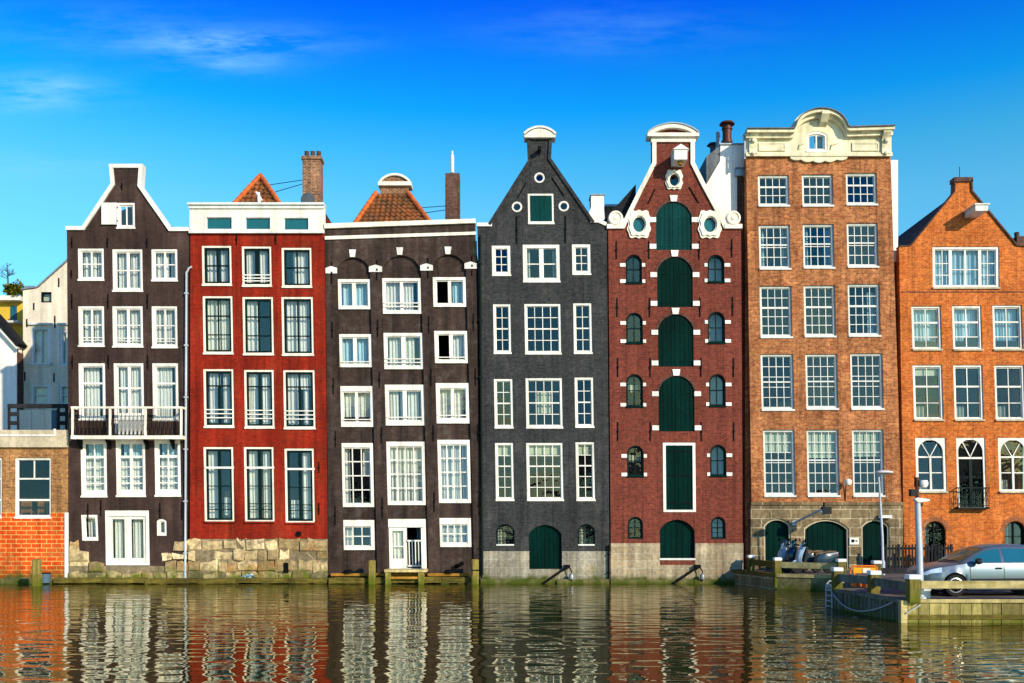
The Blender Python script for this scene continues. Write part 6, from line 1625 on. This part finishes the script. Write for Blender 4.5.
# ================================================================== SCOOTERS (built facing -x at the origin, then copied)
def scooter(label, mats, loc, rz):
    t = thing('motor_scooter', label, 'scooter', (0, 0, 0), 'motor scooters parked on the quay', local=True)
    P_, Q_ = mats
    for xx in (-.62, .60):
        w = MB().lathe((xx, 0, .24), [(.15, -.05), (.22, -.055), (.24, -.02), (.24, .02), (.22, .055), (.15, .05)], 'y', 18).build('wheel', 'rubber', t, smooth=True)
        MB().lathe((xx, 0, .24), [(.0, -.05), (.155, -.04), (.155, .04), (.0, .05)], 'y', 14).build('rim', 'alloy', w)
    MB().prism([(-.86, .36), (-.74, .50), (-.52, .52), (-.38, .38), (-.44, .36), (-.56, .46), (-.72, .45)], -.07, .07).build('front_mudguard', P_, t)
    MB().tube([(-.62, -.09, .24), (-.50, -.07, .62), (-.40, 0, .95)], .03, 6).tube([(-.62, .09, .24), (-.50, .07, .62)], .03, 6).build('fork', 'iron', t)
    m = MB(); rr = []
    for (xx, z, hw) in ((-.50, .36, .12), (-.58, .50, .18), (-.54, .70, .19), (-.44, .92, .15), (-.36, 1.05, .08)):
        rr.append(m._pts([(xx - .10, 0, z), (xx - .05, -hw * .7, z), (xx + .08, -hw, z), (xx + .10, -hw * .6, z), (xx + .10, hw * .6, z), (xx + .08, hw, z), (xx - .05, hw * .7, z)]))
    for a, b in zip(rr, rr[1:]):
        for k_ in range(7): m.f.append((a + k_, a + (k_ + 1) % 7, b + (k_ + 1) % 7, b + k_))
    m.f.append(tuple(rr[0] + q for q in range(7))); m.f.append(tuple(rr[-1] + q for q in range(7))); m.build('front_shield', P_, t, smooth=True)
    MB().lathe((-.40, 0, 1.03), [(.0, -.10), (.07, -.08), (.09, .0), (.0, .05)], 'x', 12).build('headlight', 'lamp_lens', t, smooth=True)
    MB().prism([(-.42, .34), (-.30, .36), (-.24, .70), (-.22, .98), (-.30, 1.02), (-.34, .70)], -.13, .13).build('inner_shield', 'black_plastic', t, bevel=.02)
    MB().prism([(-.46, 1.0), (-.30, .99), (-.24, 1.07), (-.34, 1.13), (-.44, 1.10)], -.12, .12).build('handlebar_cowl', Q_, t, bevel=.02)
    MB().prism([(-.46, 1.05), (-.43, 1.04), (-.30, 1.24), (-.33, 1.25)], -.13, .13).build('fly_screen', 'carglass', t)
    MB().tube([(-.30, -.33, 1.04), (-.36, -.2, 1.08), (-.38, 0, 1.03), (-.36, .2, 1.08), (-.30, .33, 1.04)], .032, 6).build('handlebar', 'iron', t)
    for s_ in (-1, 1): MB().tube([(-.36, s_ * .2, 1.08), (-.40, s_ * .26, 1.22)], .01, 5).lathe((-.40, s_ * .27, 1.25), [(.0, -.015), (.06, -.01), (.06, .01), (.0, .015)], 'x', 10).build('mirror', 'iron', t)
    MB().box(-.44, .18, -.17, .17, .27, .35).build('floorboard', 'iron', t, bevel=.02)
    m = MB(); rr = []
    for (xx, z0, z1, hw) in ((.10, .30, .62, .14), (.2, .30, .72, .19), (.45, .38, .74, .2), (.7, .48, .76, .17), (.92, .62, .78, .09)):
        rr.append(m._pts([(xx, -hw * .8, z0), (xx, -hw, (z0 + z1) / 2), (xx, -hw * .75, z1), (xx, hw * .75, z1), (xx, hw, (z0 + z1) / 2), (xx, hw * .8, z0)]))
    for a, b in zip(rr, rr[1:]):
        for k_ in range(6): m.f.append((a + k_, a + (k_ + 1) % 6, b + (k_ + 1) % 6, b + k_))
    m.f.append(tuple(rr[0] + q for q in range(6))); m.f.append(tuple(rr[-1] + q for q in range(6))); m.build('rear_fairing', Q_, t, smooth=True)
    MB().prism([(.06, .64), (.16, .73), (.5, .78), (.84, .79), (.88, .84), (.6, .86), (.44, .82), (.16, .80), (.04, .74)], -.14, .14).build('seat', 'seat', t, bevel=.03)
    MB().prism([(.42, .745), (.62, .70), (.90, .74), (.93, .80), (.70, .775)], -.165, .165).build('tail_cowl', 'scooter_white', t, bevel=.02)
    MB().box(.87, .95, -.07, .07, .64, .74).build('tail_light', 'red_lens', t, bevel=.01)
    MB().tube([(.1, -.17, .24), (.45, -.18, .27), (.72, -.2, .34)], [.035, .05, .06], 8).build('exhaust', 'alloy', t, smooth=True)
    MB().box(.16, .62, -.09, .12, .16, .36).build('engine', 'iron', t, bevel=.02)
    MB().tube([(-.1, -.1, .27), (-.02, -.22, .0)], .014, 5).build('stand', 'iron', t)
    t.location = loc; t.rotation_euler = (0, 0, rz); t.scale = (1.12, 1.12, 1.12); return t
def on_quay(px, y): return (px - 512) * (CAM_D + y) / FPX
scooter('blue fronted motor scooter with a brown seat and red tail light, rightmost of three', ('scooter_blue', 'scooter_dark'), (on_quay(813, -3.4), -3.4, ZQ), R(4))
scooter('dark blue motor scooter standing behind the one with the brown seat, middle of three', ('scooter_dark', 'scooter_dark'), (on_quay(802, -2.6), -2.6, ZQ), R(12))
scooter('pale silver motor scooter before the left garage door, leftmost of three', ('scooter_white', 'scooter_dark'), (on_quay(792, -1.9), -1.9, ZQ), R(24))

# ================================================================== GROUND, WATER, SKY, LIGHT, CAMERA
m = MB(); a, b, c0, c1 = -140, 140, -75, .45; Bg = 3000; zg = .55
for (x0, x1, y0, y1) in ((-Bg, Bg, c1, Bg), (-Bg, Bg, -Bg, c0), (-Bg, a, c0, c1), (b, Bg, c0, c1)): m.poly([(x0, y0, zg), (x1, y0, zg), (x1, y1, zg), (x0, y1, zg)])
m.poly([(a, c0, zg), (b, c0, zg), (b, c0, -2), (a, c0, -2)]); m.poly([(a, c1, zg), (a, c0, zg), (a, c0, -2), (a, c1, -2)]); m.poly([(b, c1, zg), (b, c0, zg), (b, c0, -2), (b, c1, -2)]); m.poly([(a, c1, zg), (b, c1, zg), (b, c1, -2), (a, c1, -2)])
struct(m.build('ground', 'ground'))
struct(MB().poly([(a, c0, 0), (b, c0, 0), (b, c1 - .02, 0), (a, c1 - .02, 0)]).build('water', water_mat()))

SUN_EL, SUN_AZ = R(23), R(140)      # azimuth clockwise from +y: behind the camera, to the right
sd = Vector((math.sin(SUN_AZ) * math.cos(SUN_EL), math.cos(SUN_AZ) * math.cos(SUN_EL), math.sin(SUN_EL)))
sl = bpy.data.lights.new('sun', 'SUN'); sl.energy = 5.0; sl.angle = R(.5); sl.color = (1.0, .88, .68)
so = bpy.data.objects.new('sun', sl); COL.objects.link(so); so.rotation_euler = (-sd).to_track_quat('-Z', 'Y').to_euler(); so.location = sd * 80

SK = ((1.0, 1.25, 1.05), (.8, 1.42, 1.2), (.42, 1.36, 1.25), (.05, 1.15, 1.45), (.01, .52, 1.6), (.02, .25, .8))
w = bpy.data.worlds.new('World'); scene.world = w; w.use_nodes = True
nt = w.node_tree; bg = nt.nodes['Background']
sky = nt.nodes.new('ShaderNodeTexSky'); sky.sky_type = 'NISHITA'; sky.sun_disc = False
sky.sun_elevation = SUN_EL; sky.sun_rotation = SUN_AZ; sky.altitude = 0; sky.air_density = 1.0; sky.dust_density = .3; sky.ozone_density = 4.0
hs_ = nt.nodes.new('ShaderNodeHueSaturation'); hs_.inputs['Saturation'].default_value = 1.15; nt.links.new(sky.outputs[0], hs_.inputs['Color'])
tc = nt.nodes.new('ShaderNodeTexCoord'); sp = nt.nodes.new('ShaderNodeSeparateXYZ'); nt.links.new(tc.outputs['Generated'], sp.inputs[0])
# the photograph's sky is deep and saturated: tint the clear sky by elevation
rp = nt.nodes.new('ShaderNodeValToRGB'); els = rp.color_ramp.elements
STOPS = ((0.0, SK[0]), (.30, SK[1]), (.345, SK[2]), (.385, SK[3]), (.465, SK[4]), (1.0, SK[5]))
while len(els) < len(STOPS): els.new(.5)
for e, (p, c_) in zip(els, STOPS): e.position = p; e.color = (*c_, 1)
nt.links.new(sp.outputs[2], rp.inputs[0])
skc = mixc(nt, 1.0, hs_.outputs[0], rp.outputs[0], 'MULTIPLY')
yy = mathn(nt, 'MAXIMUM', sp.outputs[1], .05)
u = mathn(nt, 'DIVIDE', sp.outputs[0], yy); v = mathn(nt, 'DIVIDE', sp.outputs[2], yy)
def blob(cx, cy, rx, ry):
    a = mathn(nt, 'POWER', mathn(nt, 'DIVIDE', mathn(nt, 'SUBTRACT', u, (cx - 512) / FPX), rx / FPX), 2.0)
    b = mathn(nt, 'POWER', mathn(nt, 'DIVIDE', mathn(nt, 'SUBTRACT', v, (HZ - cy) / FPX), ry / FPX), 2.0)
    return mathn(nt, 'EXPONENT', mathn(nt, 'MULTIPLY', mathn(nt, 'ADD', a, b), -1.0))
cl = None
for (cx, cy, rx, ry, st_) in ((212, 42, 62, 11, .55), (30, 92, 70, 16, .5), (230, 62, 60, 12, .25), (610, 32, 110, 22, .10), (40, 165, 90, 12, .2), (110, 30, 110, 26, .10), (300, 40, 70, 14, .10)):
    q = mathn(nt, 'MULTIPLY', blob(cx, cy, rx, ry), st_); cl = q if cl is None else mathn(nt, 'ADD', cl, q)
cv = nt.nodes.new('ShaderNodeCombineXYZ'); nt.links.new(u, cv.inputs[0]); nt.links.new(v, cv.inputs[1])
nz = noise(nt, cv.outputs[0], 1.0, 9, .66, (8, 42, 1))
cl = mathn(nt, 'MULTIPLY', cl, ramp(nt, nz, .40, .68, .0, 1.5), True)
mx = mixc(nt, cl, skc, (2.2, 4.6, 7.0, 1))
nt.links.new(mx, bg.inputs['Color']); bg.inputs['Strength'].default_value = .15

cam = bpy.data.cameras.new('camera'); co = bpy.data.objects.new('camera', cam); COL.objects.link(co)
co.location = (0, -CAM_D, CAM_H); co.rotation_euler = (R(90), 0, 0)
cam.sensor_width = 36; cam.lens = FPX * 36 / 1024; cam.shift_y = (HZ - 341.5) / 1024; cam.clip_end = 8000; cam.clip_start = .1
scene.camera = co
vs = scene.view_settings
vs.view_transform = 'Standard'; vs.look = 'None'; vs.exposure = .25; vs.gamma = 1
for o in scene.objects:
    if '_org' in o: del o['_org']
